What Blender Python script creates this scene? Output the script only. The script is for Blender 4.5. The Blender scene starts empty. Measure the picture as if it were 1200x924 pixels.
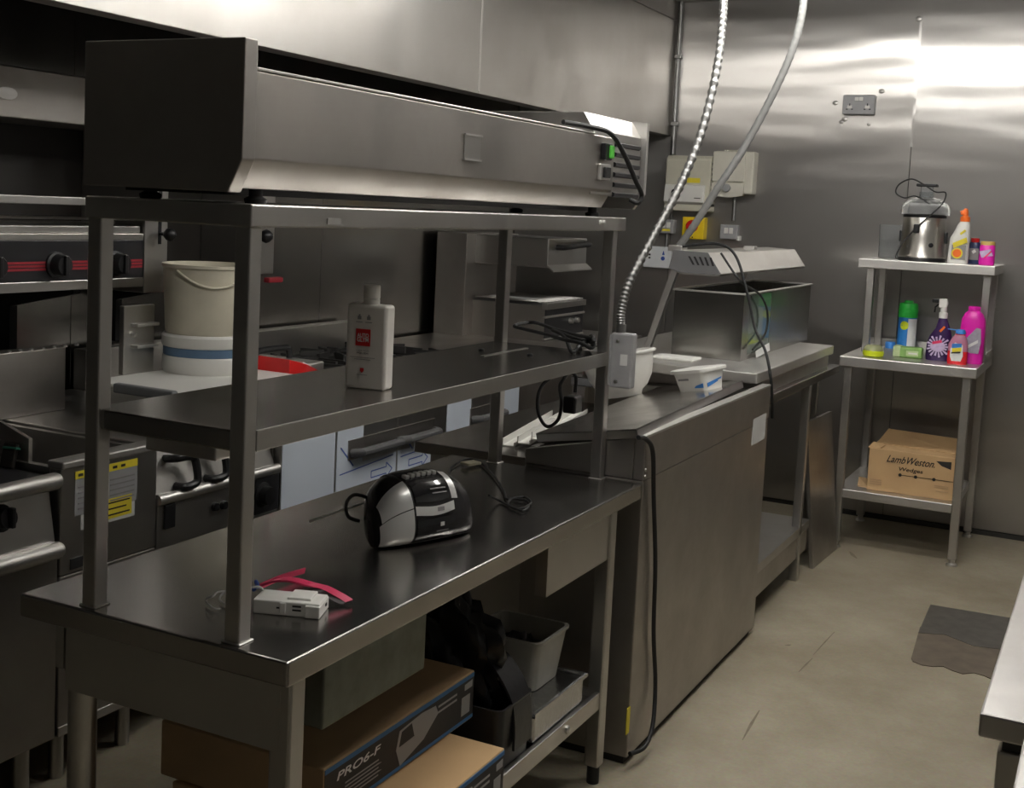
import bpy, bmesh, math, random
from mathutils import Vector, Matrix
random.seed(7)
scn = bpy.context.scene
C = scn.collection
# ------------------------------------------------------------------ camera
F, CX, CY = 1442.75, 572.15, 376.74
YAW, PITCH, ROLL = -0.475988, 0.0932909, -0.0469697
EYE = Vector((1.12653, -1.5489, 1.5463))
_f = Vector((math.sin(YAW)*math.cos(PITCH), math.cos(YAW)*math.cos(PITCH), -math.sin(PITCH)))
_r = Vector((math.cos(YAW), -math.sin(YAW), 0)); _d = _f.cross(_r)
_c, _s = math.cos(ROLL), math.sin(ROLL)
RX = _c*_r + _s*_d; DN = -_s*_r + _c*_d; FW = _f
cam = bpy.data.cameras.new('camera'); camo = bpy.data.objects.new('camera', cam); C.objects.link(camo)
camo.matrix_world = Matrix(((RX.x, -DN.x, -FW.x, EYE.x), (RX.y, -DN.y, -FW.y, EYE.y), (RX.z, -DN.z, -FW.z, EYE.z), (0, 0, 0, 1)))
cam.sensor_fit = 'HORIZONTAL'; cam.sensor_width = 36; cam.lens = F/1200*36
cam.shift_x = (600-CX)/1200; cam.shift_y = (CY-462)/1200
cam.clip_start = 0.02; scn.camera = camo
def P(u, v, **k):
    """a photo pixel cast onto the plane x=, y= or z= of the thing it touches"""
    d = RX*((u-CX)/F) + DN*((v-CY)/F) + FW
    a, val = list(k.items())[0]; i = 'xyz'.index(a)
    return EYE + d*((val-EYE[i])/d[i])
# ------------------------------------------------------------------ world, exposure
w = bpy.data.worlds.new('world'); scn.world = w; w.use_nodes = True
w.node_tree.nodes['Background'].inputs[0].default_value = (.5, .5, .48, 1); w.node_tree.nodes['Background'].inputs[1].default_value = .05
scn.view_settings.view_transform = 'Standard'; scn.view_settings.look = 'None'
scn.view_settings.gamma = 1; scn.view_settings.use_curve_mapping = False
scn.view_settings.exposure = 0.0
TUBE_POWER = 50.0
# ------------------------------------------------------------------ materials
M = {}
def nodes(name):
    m = bpy.data.materials.new(name); m.use_nodes = True; M[name] = m
    return m, m.node_tree.nodes, m.node_tree.links, m.node_tree.nodes['Principled BSDF']
def plain(name, col, rough=.5, metal=0, trans=0, noise=.06, nscale=30, bump=0, alpha=1, emis=0, coat=0, ior=1.45):
    m, N, L, b = nodes(name)
    b.inputs['Base Color'].default_value = (*col, 1); b.inputs['Roughness'].default_value = rough
    b.inputs['Metallic'].default_value = metal; b.inputs['Transmission Weight'].default_value = trans
    b.inputs['Alpha'].default_value = alpha; b.inputs['Coat Weight'].default_value = coat; b.inputs['IOR'].default_value = ior
    if emis:
        b.inputs['Emission Color'].default_value = (*col, 1); b.inputs['Emission Strength'].default_value = emis
    if noise:
        tc = N.new('ShaderNodeTexCoord'); n = N.new('ShaderNodeTexNoise'); n.inputs['Scale'].default_value = nscale; n.inputs['Detail'].default_value = 4
        L.new(tc.outputs['Object'], n.inputs['Vector'])
        mx = N.new('ShaderNodeMix'); mx.data_type = 'RGBA'
        mx.inputs['A'].default_value = (*[c*(1-noise*2) for c in col], 1); mx.inputs['B'].default_value = (*[min(1, c*(1+noise*2)) for c in col], 1)
        L.new(n.outputs['Fac'], mx.inputs['Factor']); L.new(mx.outputs['Result'], b.inputs['Base Color'])
        if bump:
            bp = N.new('ShaderNodeBump'); bp.inputs['Strength'].default_value = bump; bp.inputs['Distance'].default_value = .002
            L.new(n.outputs['Fac'], bp.inputs['Height']); L.new(bp.outputs['Normal'], b.inputs['Normal'])
    return m
def steel(name, col=(.54, .535, .52), r0=.29, r1=.42, stretch=(1, 1, 1), bump=.0, bscale=3, bstretch=(1, 1, 1), stain=.12, sscale=6, aniso=0, det=6):
    """brushed stainless: grain, smudges in the roughness, slight stains, large soft dents"""
    m, N, L, b = nodes(name)
    b.inputs['Metallic'].default_value = 1
    if aniso:
        b.inputs['Anisotropic'].default_value = aniso
        cv_ = N.new('ShaderNodeCombineXYZ'); cv_.inputs[0].default_value = 1; L.new(cv_.outputs[0], b.inputs['Tangent'])
    tc = N.new('ShaderNodeTexCoord')
    n1 = N.new('ShaderNodeTexNoise'); n1.inputs['Scale'].default_value = sscale; n1.inputs['Detail'].default_value = det; n1.inputs['Roughness'].default_value = .6
    L.new(tc.outputs['Object'], n1.inputs['Vector'])
    mp = N.new('ShaderNodeMapping'); mp.inputs['Scale'].default_value = stretch; L.new(tc.outputs['Object'], mp.inputs['Vector'])
    n2 = N.new('ShaderNodeTexNoise'); n2.inputs['Scale'].default_value = 160; n2.inputs['Detail'].default_value = 3
    L.new(mp.outputs['Vector'], n2.inputs['Vector'])
    ad = N.new('ShaderNodeMath'); ad.operation = 'MULTIPLY_ADD'; ad.inputs[1].default_value = .14
    L.new(n2.outputs['Fac'], ad.inputs[0]); L.new(n1.outputs['Fac'], ad.inputs[2])
    mr = N.new('ShaderNodeMapRange'); mr.inputs['From Min'].default_value = .37; mr.inputs['From Max'].default_value = .77
    mr.inputs['To Min'].default_value = r0; mr.inputs['To Max'].default_value = r1
    L.new(ad.outputs[0], mr.inputs['Value']); L.new(mr.outputs['Result'], b.inputs['Roughness'])
    mx = N.new('ShaderNodeMix'); mx.data_type = 'RGBA'
    mx.inputs['A'].default_value = (*col, 1); mx.inputs['B'].default_value = (*[c*(1-stain*(1+.25*i)) for i, c in enumerate(col)], 1)
    L.new(n1.outputs['Fac'], mx.inputs['Factor']); L.new(mx.outputs['Result'], b.inputs['Base Color'])
    if bump:
        mp2 = N.new('ShaderNodeMapping'); mp2.inputs['Scale'].default_value = bstretch; L.new(tc.outputs['Object'], mp2.inputs['Vector'])
        n3 = N.new('ShaderNodeTexNoise'); n3.inputs['Scale'].default_value = bscale; n3.inputs['Detail'].default_value = 1.6
        L.new(mp2.outputs['Vector'], n3.inputs['Vector'])
        bp = N.new('ShaderNodeBump'); bp.inputs['Strength'].default_value = 1; bp.inputs['Distance'].default_value = bump
        L.new(n3.outputs['Fac'], bp.inputs['Height']); L.new(bp.outputs['Normal'], b.inputs['Normal'])
    return m
steel('steel', stretch=(1, .06, 1))
steel('steel_top', col=(.46, .455, .45), r0=.2, r1=.27, stretch=(1, .06, 1), stain=.25, sscale=3, det=2)
steel('steel_wall', col=(.5, .49, .475), r0=.285, r1=.34, stretch=(.05, 1, 1), bump=.012, bscale=1.1, bstretch=(.6, 1, 3.2), stain=.1, sscale=1.2, aniso=1.0, det=2)
def soften(name, rough, fac):
    """a second, rougher lobe of the same brushed sheet"""
    m = M[name]; N, L = m.node_tree.nodes, m.node_tree.links; b = N['Principled BSDF']
    b2 = N.new('ShaderNodeBsdfPrincipled'); b2.inputs['Metallic'].default_value = 1; b2.inputs['Roughness'].default_value = rough
    L.new(b.inputs['Base Color'].links[0].from_socket, b2.inputs['Base Color'])
    mx = N.new('ShaderNodeMixShader'); mx.inputs[0].default_value = fac
    L.new(b.outputs[0], mx.inputs[1]); L.new(b2.outputs[0], mx.inputs[2]); L.new(mx.outputs[0], N['Material Output'].inputs['Surface'])
soften('steel_wall', .52, .27)
steel('steel_hood', col=(.52, .51, .49), r0=.3, r1=.45, stretch=(1, .05, 1), bump=.006, bscale=1.2, stain=.14, sscale=2.5)
steel('steel_worn', col=(.47, .46, .445), r0=.3, r1=.5, stretch=(1, .06, 1), stain=.25, sscale=4, bump=.002, bscale=4)
steel('steel_bright', col=(.68, .67, .65), r0=.36, r1=.48, stain=.08)
steel('steel_splash', col=(.45, .45, .44), r0=.16, r1=.255, stain=.2, sscale=3)
steel('steel_mirror', col=(.6, .59, .57), r0=.1, r1=.24, stain=.15, sscale=5, bump=.0015, bscale=5)
steel('steel_dented', col=(.5, .495, .49), r0=.3, r1=.42, stain=.15, sscale=6, bump=.002, bscale=9)
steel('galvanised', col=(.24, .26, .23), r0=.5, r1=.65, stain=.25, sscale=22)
steel('conduit_metal', col=(.3, .3, .295), r0=.38, r1=.5, stain=.05)
plain('black_plastic', (.012, .012, .013), .38, noise=.05)
plain('black_rubber', (.012, .012, .012), .55, noise=.05)
plain('black_enamel', (.02, .02, .022), .3, noise=.05)
plain('cast_iron', (.022, .021, .02), .65, noise=.2, bump=.3)
plain('grease_black', (.02, .017, .014), .45, noise=.2, nscale=8)
plain('white_plastic', (.72, .71, .67), .38, noise=.02)
plain('dirty_white', (.64, .6, .48), .45, noise=.16, nscale=7)
plain('bottle_white', (.74, .71, .66), .35, noise=.015)
plain('grey_plastic', (.33, .335, .34), .45)
plain('tub_grey', (.36, .35, .31), .5)
plain('socket_grey', (.34, .34, .345), .4)
plain('box_beige', (.56, .54, .44), .45, noise=.03)
plain('box_cream', (.6, .58, .5), .45, noise=.03)
plain('yellow', (.85, .62, .02), .4, noise=.02)
plain('label_yellow', (.75, .62, .04), .6, noise=.02)
plain('red', (.55, .012, .012), .35, noise=.02)
plain('dark_red', (.28, .02, .03), .4, noise=.02)
plain('green_led', (.12, .6, .08), .3, noise=0)
plain('cardboard', (.42, .28, .15), .8, noise=.06, nscale=12, bump=.1)
plain('cardboard_pale', (.52, .34, .17), .8, noise=.04, nscale=12, bump=.1)
plain('print_black', (.025, .022, .02), .6, noise=.05)
plain('print_grey', (.3, .29, .28), .6, noise=.03)
plain('ink', (.02, .018, .015), .7, noise=0)
plain('ink_grey', (.26, .25, .25), .7, noise=0)
plain('ink_blue', (.05, .1, .38), .6, noise=0)
plain('band_blue', (.1, .17, .27), .45, noise=.03)
plain('conduit_grey', (.2, .2, .195), .5, noise=.03)
plain('panel_grey', (.14, .14, .142), .5, noise=.03)
plain('clip_grey', (.17, .175, .18), .45, noise=.03)
plain('handle_grey', (.09, .09, .092), .45, noise=.03)
plain('box_blue', (.04, .14, .3), .6, noise=.03)
plain('paper', (.68, .68, .66), .7, noise=.02)
plain('film_white', (.62, .68, .76), .32, noise=.03, nscale=5)
plain('pink', (.72, .04, .13), .45, noise=.03)
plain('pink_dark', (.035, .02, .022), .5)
plain('silver_plastic', (.68, .68, .66), .32, metal=.35, noise=.02)
plain('radio_black', (.015, .014, .015), .22, noise=.03)
plain('radio_window', (.01, .01, .012), .08, noise=0, coat=.5)
plain('tape', (.6, .56, .42), .6)
plain('bag_black', (.012, .012, .014), .32, noise=.1, nscale=18, bump=.6)
plain('glass', (.8, .95, .86), .04, trans=1, noise=0, ior=1.3)
plain('clear_plastic', (.9, .92, .93), .06, trans=.95, noise=0, ior=1.15)
plain('glass_green', (.12, .165, .135), .12, noise=.03, coat=.4)
plain('can_blue', (.03, .2, .55), .35, noise=.02)
plain('can_white', (.75, .77, .78), .4, noise=.02)
plain('cap_green', (.03, .5, .06), .4, noise=.02)
plain('teal', (.03, .15, .1), .6, noise=.05)
plain('lime', (.62, .72, .02), .3, noise=.02)
plain('lime_clear', (.5, .52, .3), .2, trans=.4, noise=.02)
plain('sponge_green', (.2, .36, .1), .6, noise=.2)
plain('pale_green', (.45, .55, .3), .6, noise=.1)
plain('purple', (.035, .012, .075), .3, noise=.05)
plain('lilac', (.55, .45, .65), .45, noise=.2, nscale=60)
plain('orange', (.85, .16, .02), .4, noise=.02)
plain('magenta', (.7, .015, .38), .35, noise=.02)
plain('label_grey', (.32, .3, .36), .5, noise=.2, nscale=50)
plain('red_liquid', (.7, .02, .03), .25, noise=.03)
plain('pink_clear', (.5, .2, .3), .2, noise=.03)
plain('cap_blue', (.05, .22, .6), .4, noise=.02)
plain('navy', (.02, .03, .1), .35, noise=.05)
plain('amber', (.55, .38, .1), .4, noise=.05)
plain('juicer_steel', (.58, .56, .52), .28, metal=1, noise=.02)
plain('foil', (.5, .5, .5), .25, metal=1, noise=.1, nscale=80, bump=.8)
plain('wire_white', (.6, .6, .58), .45, noise=0)
plain('scuff_mark', (.17, .14, .1), .75, noise=.2)
plain('drain_brown', (.12, .096, .072), .75, noise=.25, nscale=14, bump=.3)
plain('drain_dark', (.08, .073, .063), .6, noise=.25, nscale=20, bump=.3)
plain('ceiling_white', (.4, .39, .37), .8, noise=.02)
plain('wall_paint', (.13, .128, .122), .6, noise=.03)
plain('wall_light', (.33, .325, .31), .5, noise=.03)
plain('fixture_white', (.75, .75, .73), .4, noise=0)
plain('joint_dark', (.03, .028, .025), .7, noise=.05)
plain('filter_black', (.018, .017, .016), .55, noise=.1)
def floor_mat():
    m, N, L, b = nodes('floor_resin'); b.inputs['Roughness'].default_value = .62
    tc = N.new('ShaderNodeTexCoord')
    n1 = N.new('ShaderNodeTexNoise'); n1.inputs['Scale'].default_value = 1.3; n1.inputs['Detail'].default_value = 8; n1.inputs['Roughness'].default_value = .65
    n2 = N.new('ShaderNodeTexNoise'); n2.inputs['Scale'].default_value = 90; n2.inputs['Detail'].default_value = 4
    n3 = N.new('ShaderNodeTexVoronoi'); n3.inputs['Scale'].default_value = 3.3
    for n in (n1, n2, n3): L.new(tc.outputs['Object'], n.inputs['Vector'])
    r = N.new('ShaderNodeValToRGB'); r.color_ramp.elements[0].position = .36; r.color_ramp.elements[0].color = (.27, .228, .158, 1)
    r.color_ramp.elements[1].position = .62; r.color_ramp.elements[1].color = (.42, .375, .28, 1)
    L.new(n1.outputs['Fac'], r.inputs['Fac'])
    mx = N.new('ShaderNodeMix'); mx.data_type = 'RGBA'; mx.blend_type = 'MULTIPLY'; mx.inputs['Factor'].default_value = .35
    L.new(r.outputs['Color'], mx.inputs['A']); L.new(n2.outputs['Color'], mx.inputs['B'])
    r2 = N.new('ShaderNodeValToRGB'); r2.color_ramp.elements[0].position = .015; r2.color_ramp.elements[0].color = (.25, .22, .18, 1)
    r2.color_ramp.elements[1].position = .03; r2.color_ramp.elements[1].color = (1, 1, 1, 1)
    L.new(n3.outputs['Distance'], r2.inputs['Fac'])
    mx2 = N.new('ShaderNodeMix'); mx2.data_type = 'RGBA'; mx2.blend_type = 'MULTIPLY'; mx2.inputs['Factor'].default_value = .7
    L.new(mx.outputs['Result'], mx2.inputs['A']); L.new(r2.outputs['Color'], mx2.inputs['B']); L.new(mx2.outputs['Result'], b.inputs['Base Color'])
    bp = N.new('ShaderNodeBump'); bp.inputs['Strength'].default_value = .15; bp.inputs['Distance'].default_value = .002
    L.new(n2.outputs['Fac'], bp.inputs['Height']); L.new(bp.outputs['Normal'], b.inputs['Normal'])
floor_mat()
m, N_, L_, b_ = nodes('tube_light'); b_.inputs['Emission Color'].default_value = (1, .975, .93, 1); b_.inputs['Emission Strength'].default_value = TUBE_POWER; b_.inputs['Base Color'].default_value = (.9, .9, .9, 1)
# ------------------------------------------------------------------ mesh helpers
def V(*a): return Vector(a)
def spline(pts, n=6, closed=False):
    pts = [Vector(p) for p in pts]; out = []; k = len(pts)
    rng = range(k if closed else k-1)
    for i in rng:
        g = (lambda j: pts[j % k]) if closed else (lambda j: pts[max(0, min(k-1, j))])
        p0, p1, p2, p3 = g(i-1), g(i), g(i+1), g(i+2)
        for s in range(n):
            t = s/n
            out.append(.5*((2*p1)+(p2-p0)*t+(2*p0-5*p1+4*p2-p3)*t*t+(3*p1-p0-3*p2+p3)*t**3))
    if not closed: out.append(pts[-1])
    return out
class B:
    def __init__(s): s.bm = bmesh.new()
    def box(s, x0, x1, y0, y1, z0, z1, bev=0, seg=2):
        m = Matrix.Translation(((x0+x1)/2, (y0+y1)/2, (z0+z1)/2)) @ Matrix.Diagonal((abs(x1-x0), abs(y1-y0), abs(z1-z0), 1))
        return s._cube(m, bev, seg)
    def _cube(s, m, bev, seg):
        t = bmesh.new(); bmesh.ops.create_cube(t, size=1, matrix=m)
        if bev: bmesh.ops.bevel(t, geom=t.edges[:], offset=bev, segments=seg, profile=.5, affect='EDGES', clamp_overlap=True)
        if seg >= 3:
            for f in t.faces: f.smooth = True
            for f in sorted(t.faces, key=lambda f: -f.calc_area())[:6]: f.smooth = False
        return s._join(t)
    def _join(s, t, smooth=None):
        mp = {v: s.bm.verts.new(v.co) for v in t.verts}
        for f in t.faces:
            try: s.bm.faces.new([mp[v] for v in f.verts]).smooth = f.smooth if smooth is None else smooth
            except ValueError: pass
        t.free(); return s
    def obox(s, c, ux, uy, uz, bev=0, seg=2):
        """box from a centre and three full edge vectors"""
        ux, uy, uz, c = Vector(ux), Vector(uy), Vector(uz), Vector(c)
        m = Matrix(((ux.x, uy.x, uz.x, c.x), (ux.y, uy.y, uz.y, c.y), (ux.z, uy.z, uz.z, c.z), (0, 0, 0, 1)))
        return s._cube(m, bev, seg)
    def prism(s, poly, vec, bev=0):
        t = bmesh.new(); vec = Vector(vec)
        a = [t.verts.new(Vector(p)) for p in poly]; b = [t.verts.new(Vector(p)+vec) for p in poly]; n = len(a)
        t.faces.new(a); t.faces.new(b[::-1])
        for i in range(n): t.faces.new([a[i], b[i], b[(i+1) % n], a[(i+1) % n]])
        if bev: bmesh.ops.bevel(t, geom=t.edges[:], offset=bev, segments=2, profile=.5, affect='EDGES', clamp_overlap=True)
        return s._join(t)
    def hexa(s, a, b):
        """solid between two quads"""
        t = bmesh.new(); A = [t.verts.new(Vector(p)) for p in a]; Bv = [t.verts.new(Vector(p)) for p in b]
        t.faces.new(A); t.faces.new(Bv[::-1])
        for i in range(4): t.faces.new([A[i], Bv[i], Bv[(i+1) % 4], A[(i+1) % 4]])
        return s._join(t)
    def tube(s, pts, r, seg=8, closed=False):
        pts = [Vector(p) for p in pts]; n = len(pts); rs = r if isinstance(r, (list, tuple)) else [r]*n
        rings = []; up = None
        for i, p in enumerate(pts):
            if closed: d = pts[(i+1) % n]-pts[i-1]
            else: d = pts[min(n-1, i+1)]-pts[max(0, i-1)]
            if d.length < 1e-9: d = Vector((0, 0, 1))
            d.normalize()
            if up is None: up = d.orthogonal().normalized()
            up = (up-d*up.dot(d)); up = up.normalized() if up.length > 1e-6 else d.orthogonal().normalized()
            sd = d.cross(up)
            rings.append([s.bm.verts.new(p+(up*math.cos(2*math.pi*k/seg)+sd*math.sin(2*math.pi*k/seg))*rs[i]) for k in range(seg)])
        for i in range(n if closed else n-1):
            a, b = rings[i], rings[(i+1) % n]
            for k in range(seg): s.bm.faces.new([a[k], a[(k+1) % seg], b[(k+1) % seg], b[k]]).smooth = True
        if not closed: s.bm.faces.new(rings[0][::-1]); s.bm.faces.new(rings[-1])
        return s
    def cyl(s, p0, p1, r, seg=16, r1=None): return s.tube([p0, p1], [r, r if r1 is None else r1], seg)
    def lathe(s, prof, c, seg=24, sx=1, sy=1, rot=0, axis=None, cap=True):
        """prof: (radius, height) pairs turned about z (or about axis) at c; sx, sy flatten the section"""
        c = Vector(c); q = Vector((0, 0, 1)).rotation_difference(Vector(axis)) if axis is not None else None
        rings = []
        for r, z in prof:
            ring = []
            for k in range(seg):
                a = 2*math.pi*k/seg; v = Vector((max(r, 1e-5)*math.cos(a)*sx, max(r, 1e-5)*math.sin(a)*sy, z))
                v = Matrix.Rotation(rot, 3, 'Z') @ v
                if q: v = q @ v
                ring.append(s.bm.verts.new(c+v))
            rings.append(ring)
        for a, b in zip(rings, rings[1:]):
            for k in range(seg): s.bm.faces.new([a[k], a[(k+1) % seg], b[(k+1) % seg], b[k]]).smooth = True
        if cap: s.bm.faces.new(rings[0][::-1]); s.bm.faces.new(rings[-1])
        return s
    def loft(s, secs, cap=True):
        rings = [[s.bm.verts.new(Vector(p)) for p in sec] for sec in secs]; n = len(rings[0])
        for a, b in zip(rings, rings[1:]):
            for k in range(n): s.bm.faces.new([a[k], a[(k+1) % n], b[(k+1) % n], b[k]]).smooth = n > 6
        if cap: s.bm.faces.new(rings[0][::-1]); s.bm.faces.new(rings[-1])
        return s
    def quad(s, *p): s.bm.faces.new([s.bm.verts.new(Vector(q)) for q in p]); return s
WORLD = {}
def part(name, b, mat, parent=None, label=None, smooth=35, kind=None):
    bmesh.ops.recalc_face_normals(b.bm, faces=b.bm.faces[:])
    if smooth:
        lim = math.radians(smooth)
        for e in b.bm.edges: e.smooth = (len(e.link_faces) == 2 and e.calc_face_angle(0) < lim)
    vs = [v.co for v in b.bm.verts]
    o0 = Vector(((min(v.x for v in vs)+max(v.x for v in vs))/2, (min(v.y for v in vs)+max(v.y for v in vs))/2, min(v.z for v in vs)))
    bmesh.ops.translate(b.bm, vec=-o0, verts=b.bm.verts[:])
    me = bpy.data.meshes.new(name); b.bm.to_mesh(me); b.bm.free(); me.materials.append(M[mat])
    o = bpy.data.objects.new(name, me); C.objects.link(o)
    o.location = o0-(WORLD[parent.name] if parent else Vector((0, 0, 0)))
    if parent: o.parent = parent
    WORLD[o.name] = o0
    if label: o['label'] = label
    if kind: o['kind'] = kind
    return o
def thing(name, base, label, cat, group=None):
    o = bpy.data.objects.new(name, None); C.objects.link(o); o.location = base; o.empty_display_size = .05
    WORLD[o.name] = Vector(base); o['label'] = label; o['category'] = cat
    if group: o['group'] = group
    return o
def tag(o, label, cat, group=None):
    o['label'] = label; o['category'] = cat
    if group: o['group'] = group
    return o
def struct(name, b, mat, smooth=35): return part(name, b, mat, None, kind='structure', smooth=smooth)
def text(body, c, right, up, width, mat, parent, name='lettering', height=None, shear=0, depth=.0006, bold=0):
    cu = bpy.data.curves.new('t', 'FONT'); cu.body = body; cu.align_x = 'CENTER'; cu.align_y = 'CENTER'; cu.extrude = 0; cu.shear = shear; cu.offset = bold; cu.resolution_u = 3
    ob = bpy.data.objects.new('t', cu); C.objects.link(ob); bpy.context.view_layer.update()
    me = bpy.data.meshes.new_from_object(ob.evaluated_get(bpy.context.evaluated_depsgraph_get()))
    C.objects.unlink(ob); bpy.data.objects.remove(ob)
    xs = [v.co.x for v in me.vertices]; ys = [v.co.y for v in me.vertices]
    sx = width/(max(xs)-min(xs)); sy = sx if height is None else height/(max(ys)-min(ys))
    cx, cy = (max(xs)+min(xs))/2, (max(ys)+min(ys))/2
    right = Vector(right).normalized(); up = Vector(up); up = (up-right*up.dot(right)).normalized(); nrm = right.cross(up); c = Vector(c)
    b = B()
    t = bmesh.new(); t.from_mesh(me); bpy.data.meshes.remove(me)
    for v in t.verts: v.co = c+right*((v.co.x-cx)*sx)+up*((v.co.y-cy)*sy)+nrm*depth
    b._join(t)
    return part(name, b, mat, parent, smooth=0)
# ================================================================== THE ROOM
XL, XR, YN, YB, ZC = -2.15, 2.3, -2.9, 5.10, 2.72
fl = struct('floor', B().box(XL-.1, XR+.1, YN-.1, YB+.1, -.1, 0), 'floor_resin')
pb = [P(1060, 773, z=0), P(1090, 710, z=0), P(1090, 710, z=0)+V(.34, .01, 0), P(1060, 773, z=0)+V(.34, 0, 0)]
y0, y1, x0 = pb[0].y, pb[1].y, pb[0].x
edge = [V(x0+.02, y0+.02, 0)] + [V(x0+.03+i*.034, y0-.01-.012*math.sin(i*1.7)-.008*(i % 3), 0) for i in range(10)] + [V(x0+.36, y0+.0, 0)]
dr = part('drain_patch', B().prism([V(x0-.005, y0+.40, 0)]+[edge[0]]+edge[1:]+[V(x0+.365, y0+.42, 0)], (0, 0, .003)), 'drain_brown', fl, 'rough brown mortar patch')
part('drain_cover', B().prism([V(x0-.01, y1, 0), V(x0+.0, y0+.32, 0), V(x0+.09, y0+.36, 0), V(x0+.2, y0+.29, 0), V(x0+.37, y0+.33, 0), V(x0+.37, y1+.02, 0)], (0, 0, .0045)), 'drain_dark', fl, 'dark metal drain cover')
for (u0, v0, u1, v1, wd) in ((890, 833, 870, 868, .006), (952, 772, 936, 788, .004), (978, 741, 953, 768, .003), (996, 647, 1004, 655, .012), (920, 757, 927, 756, .005)):
    a, b_ = P(u0, v0, z=0), P(u1, v1, z=0); d = (b_-a); n = V(-d.y, d.x, 0).normalized()*wd
    part('scuff', B().prism([a-n*.3, (a+b_)/2-n, b_-n*.2, b_+n*.2, (a+b_)/2+n*.6, a+n*.3], (0, 0, .0008)), 'scuff_mark', fl)
wb = struct('wall_back', B().box(XL-.1, XR+.1, YB, YB+.1, 0, ZC), 'joint_dark')
xs = [XL, P(799, 60, y=YB).x, P(1077, 60, y=YB).x, 1.35, XR]
for a, b_ in zip(xs, xs[1:]):
    part('steel_panel', B().box(a+.0012, b_-.0012, YB-.008, YB+.002, .025, ZC, .0015, 1), 'steel_wall', wb)
for (u, v, r) in ((979, 121, .012), (1033, 107, .012), (1018, 146, .008), (990, 140, .012), (1077, 22, .014), (986, 143, .009)):
    q = P(u, v, y=YB-.008)
    part('dent', B().lathe([(r, 0), (r*.8, .0022), (r*.35, .004), (0, .0045)], (q.x, YB-.0085, q.z), 14, axis=(0, -1, 0), sx=1.3), 'steel_bright', wb)
part('wall_joint_strip', B().box(P(1077, 60, y=YB).x-.006, P(1077, 60, y=YB).x+.006, YB-.0095, YB-.006, 1.95, ZC), 'steel_wall', wb)
wl = struct('wall_left', B().box(XL-.1, XL, YN-.1, YB, 0, ZC), 'joint_dark')
for i, a in enumerate((-2.9, -1.4, .1, 1.6, 3.1)):
    part('steel_panel', B().box(XL-.002, XL+.006, a+.001, (a+1.5 if i < 4 else YB-.01)-.001, .02, ZC, .001, 1), 'steel_splash', wl)
struct('wall_right', B().box(XR, XR+.1, YN-.1, YB, 0, ZC), 'wall_light')
struct('wall_front', B().box(XL, XR, YN-.1, YN, 0, ZC), 'wall_paint')
struct('ceiling', B().box(XL-.1, XR+.1, YN-.1, YB+.1, ZC, ZC+.1), 'ceiling_white')
struct('baseboard_back', B().box(-.3, XR, YB-.02, YB-.008, 0, .022), 'joint_dark')
# ------------------------------------------------------------------ lights: three twin-tube battens across the aisle
for yy in (.55, 2.05, 3.3):
    t = thing('ceiling_light', (.32, yy, ZC), 'white twin-tube fluorescent batten fixed across the ceiling over the aisle', 'light', 'fluorescent ceiling battens')
    part('housing', B().box(-.35, 1.0, yy-.06, yy+.06, ZC-.045, ZC+.001, .006), 'fixture_white', t)
    for dy in (-.035, .035):
        part('tube', B().cyl((-.32, yy+dy, ZC-.068), (.97, yy+dy, ZC-.068), .017, 14), 'tube_light', t)
    for xx in (-.335, .985):
        part('end_cap', B().box(xx-.012, xx+.012, yy-.058, yy+.058, ZC-.09, ZC-.04, .004), 'fixture_white', t)
# ================================================================== EXTRACTION HOOD
HX, HZ = -1.2, 1.985
hd = thing('extraction_hood', (-1.65, 2.2, HZ), 'long stainless extraction canopy hanging above the cooking line', 'hood')
ys1 = P(563, 60, x=HX).y
HS = 2.616
for a, b_ in ((-1.6, -.2), (-.2, ys1), (ys1, YB-.012)):
    part('front_panel', B().box(HX-.02, HX, a+.001, b_-.001, HZ, HS-.0015, .002, 1), 'steel_hood', hd)
    part('upper_panel', B().box(HX-.02, HX, a+.001, b_-.001, HS+.0015, ZC-.001, .002, 1), 'steel_hood', hd)
part('seam_strip', B().box(HX-.001, HX+.002, ys1-.006, ys1+.006, HZ+.01, HS), 'steel_bright', hd)
part('bottom_gutter', B().box(HX-.07, HX-.02, -1.6, YB-.012, HZ, HZ+.03, .002, 1), 'steel_hood', hd)
part('end_panel', B().box(XL+.01, HX-.021, YB-.03, YB-.012, HZ, ZC-.001), 'steel_hood', hd)
part('end_panel', B().box(XL+.01, HX-.021, -1.6, -1.58, HZ, ZC-.001), 'steel_hood', hd)
part('filter_rail', B().box(HX-.13, HX-.07, -1.58, YB-.03, HZ+.03, HZ+.07), 'filter_black', hd)
for i in range(13):
    a = -1.56+i*.5; e = a+.49
    f = B(); p0 = V(HX-.11, 0, HZ+.06); p1 = V(XL+.12, 0, 2.45); d = p1-p0; n = V(-d.z, 0, d.x).normalized()
    f.hexa([p0+V(0, a, 0), p0+V(0, e, 0), p1+V(0, e, 0), p1+V(0, a, 0)], [q+n*-.01 for q in (p0+V(0, a, 0), p0+V(0, e, 0), p1+V(0, e, 0), p1+V(0, a, 0))])
    fo = part('baffle_filter', f, 'filter_black', hd)
    for k in range(9):
        ya = a+.03+k*.052
        f = B(); f.hexa([p0+V(0, ya, 0)+n*.012, p0+V(0, ya+.03, 0)+n*.012, p1+V(0, ya+.03, 0)+n*.012, p1+V(0, ya, 0)+n*.012], [q+n*.0 for q in (p0+V(0, ya, 0), p0+V(0, ya+.03, 0), p1+V(0, ya+.03, 0), p1+V(0, ya, 0))])
        part('baffle', f, 'filter_black', fo, smooth=0)
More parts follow.
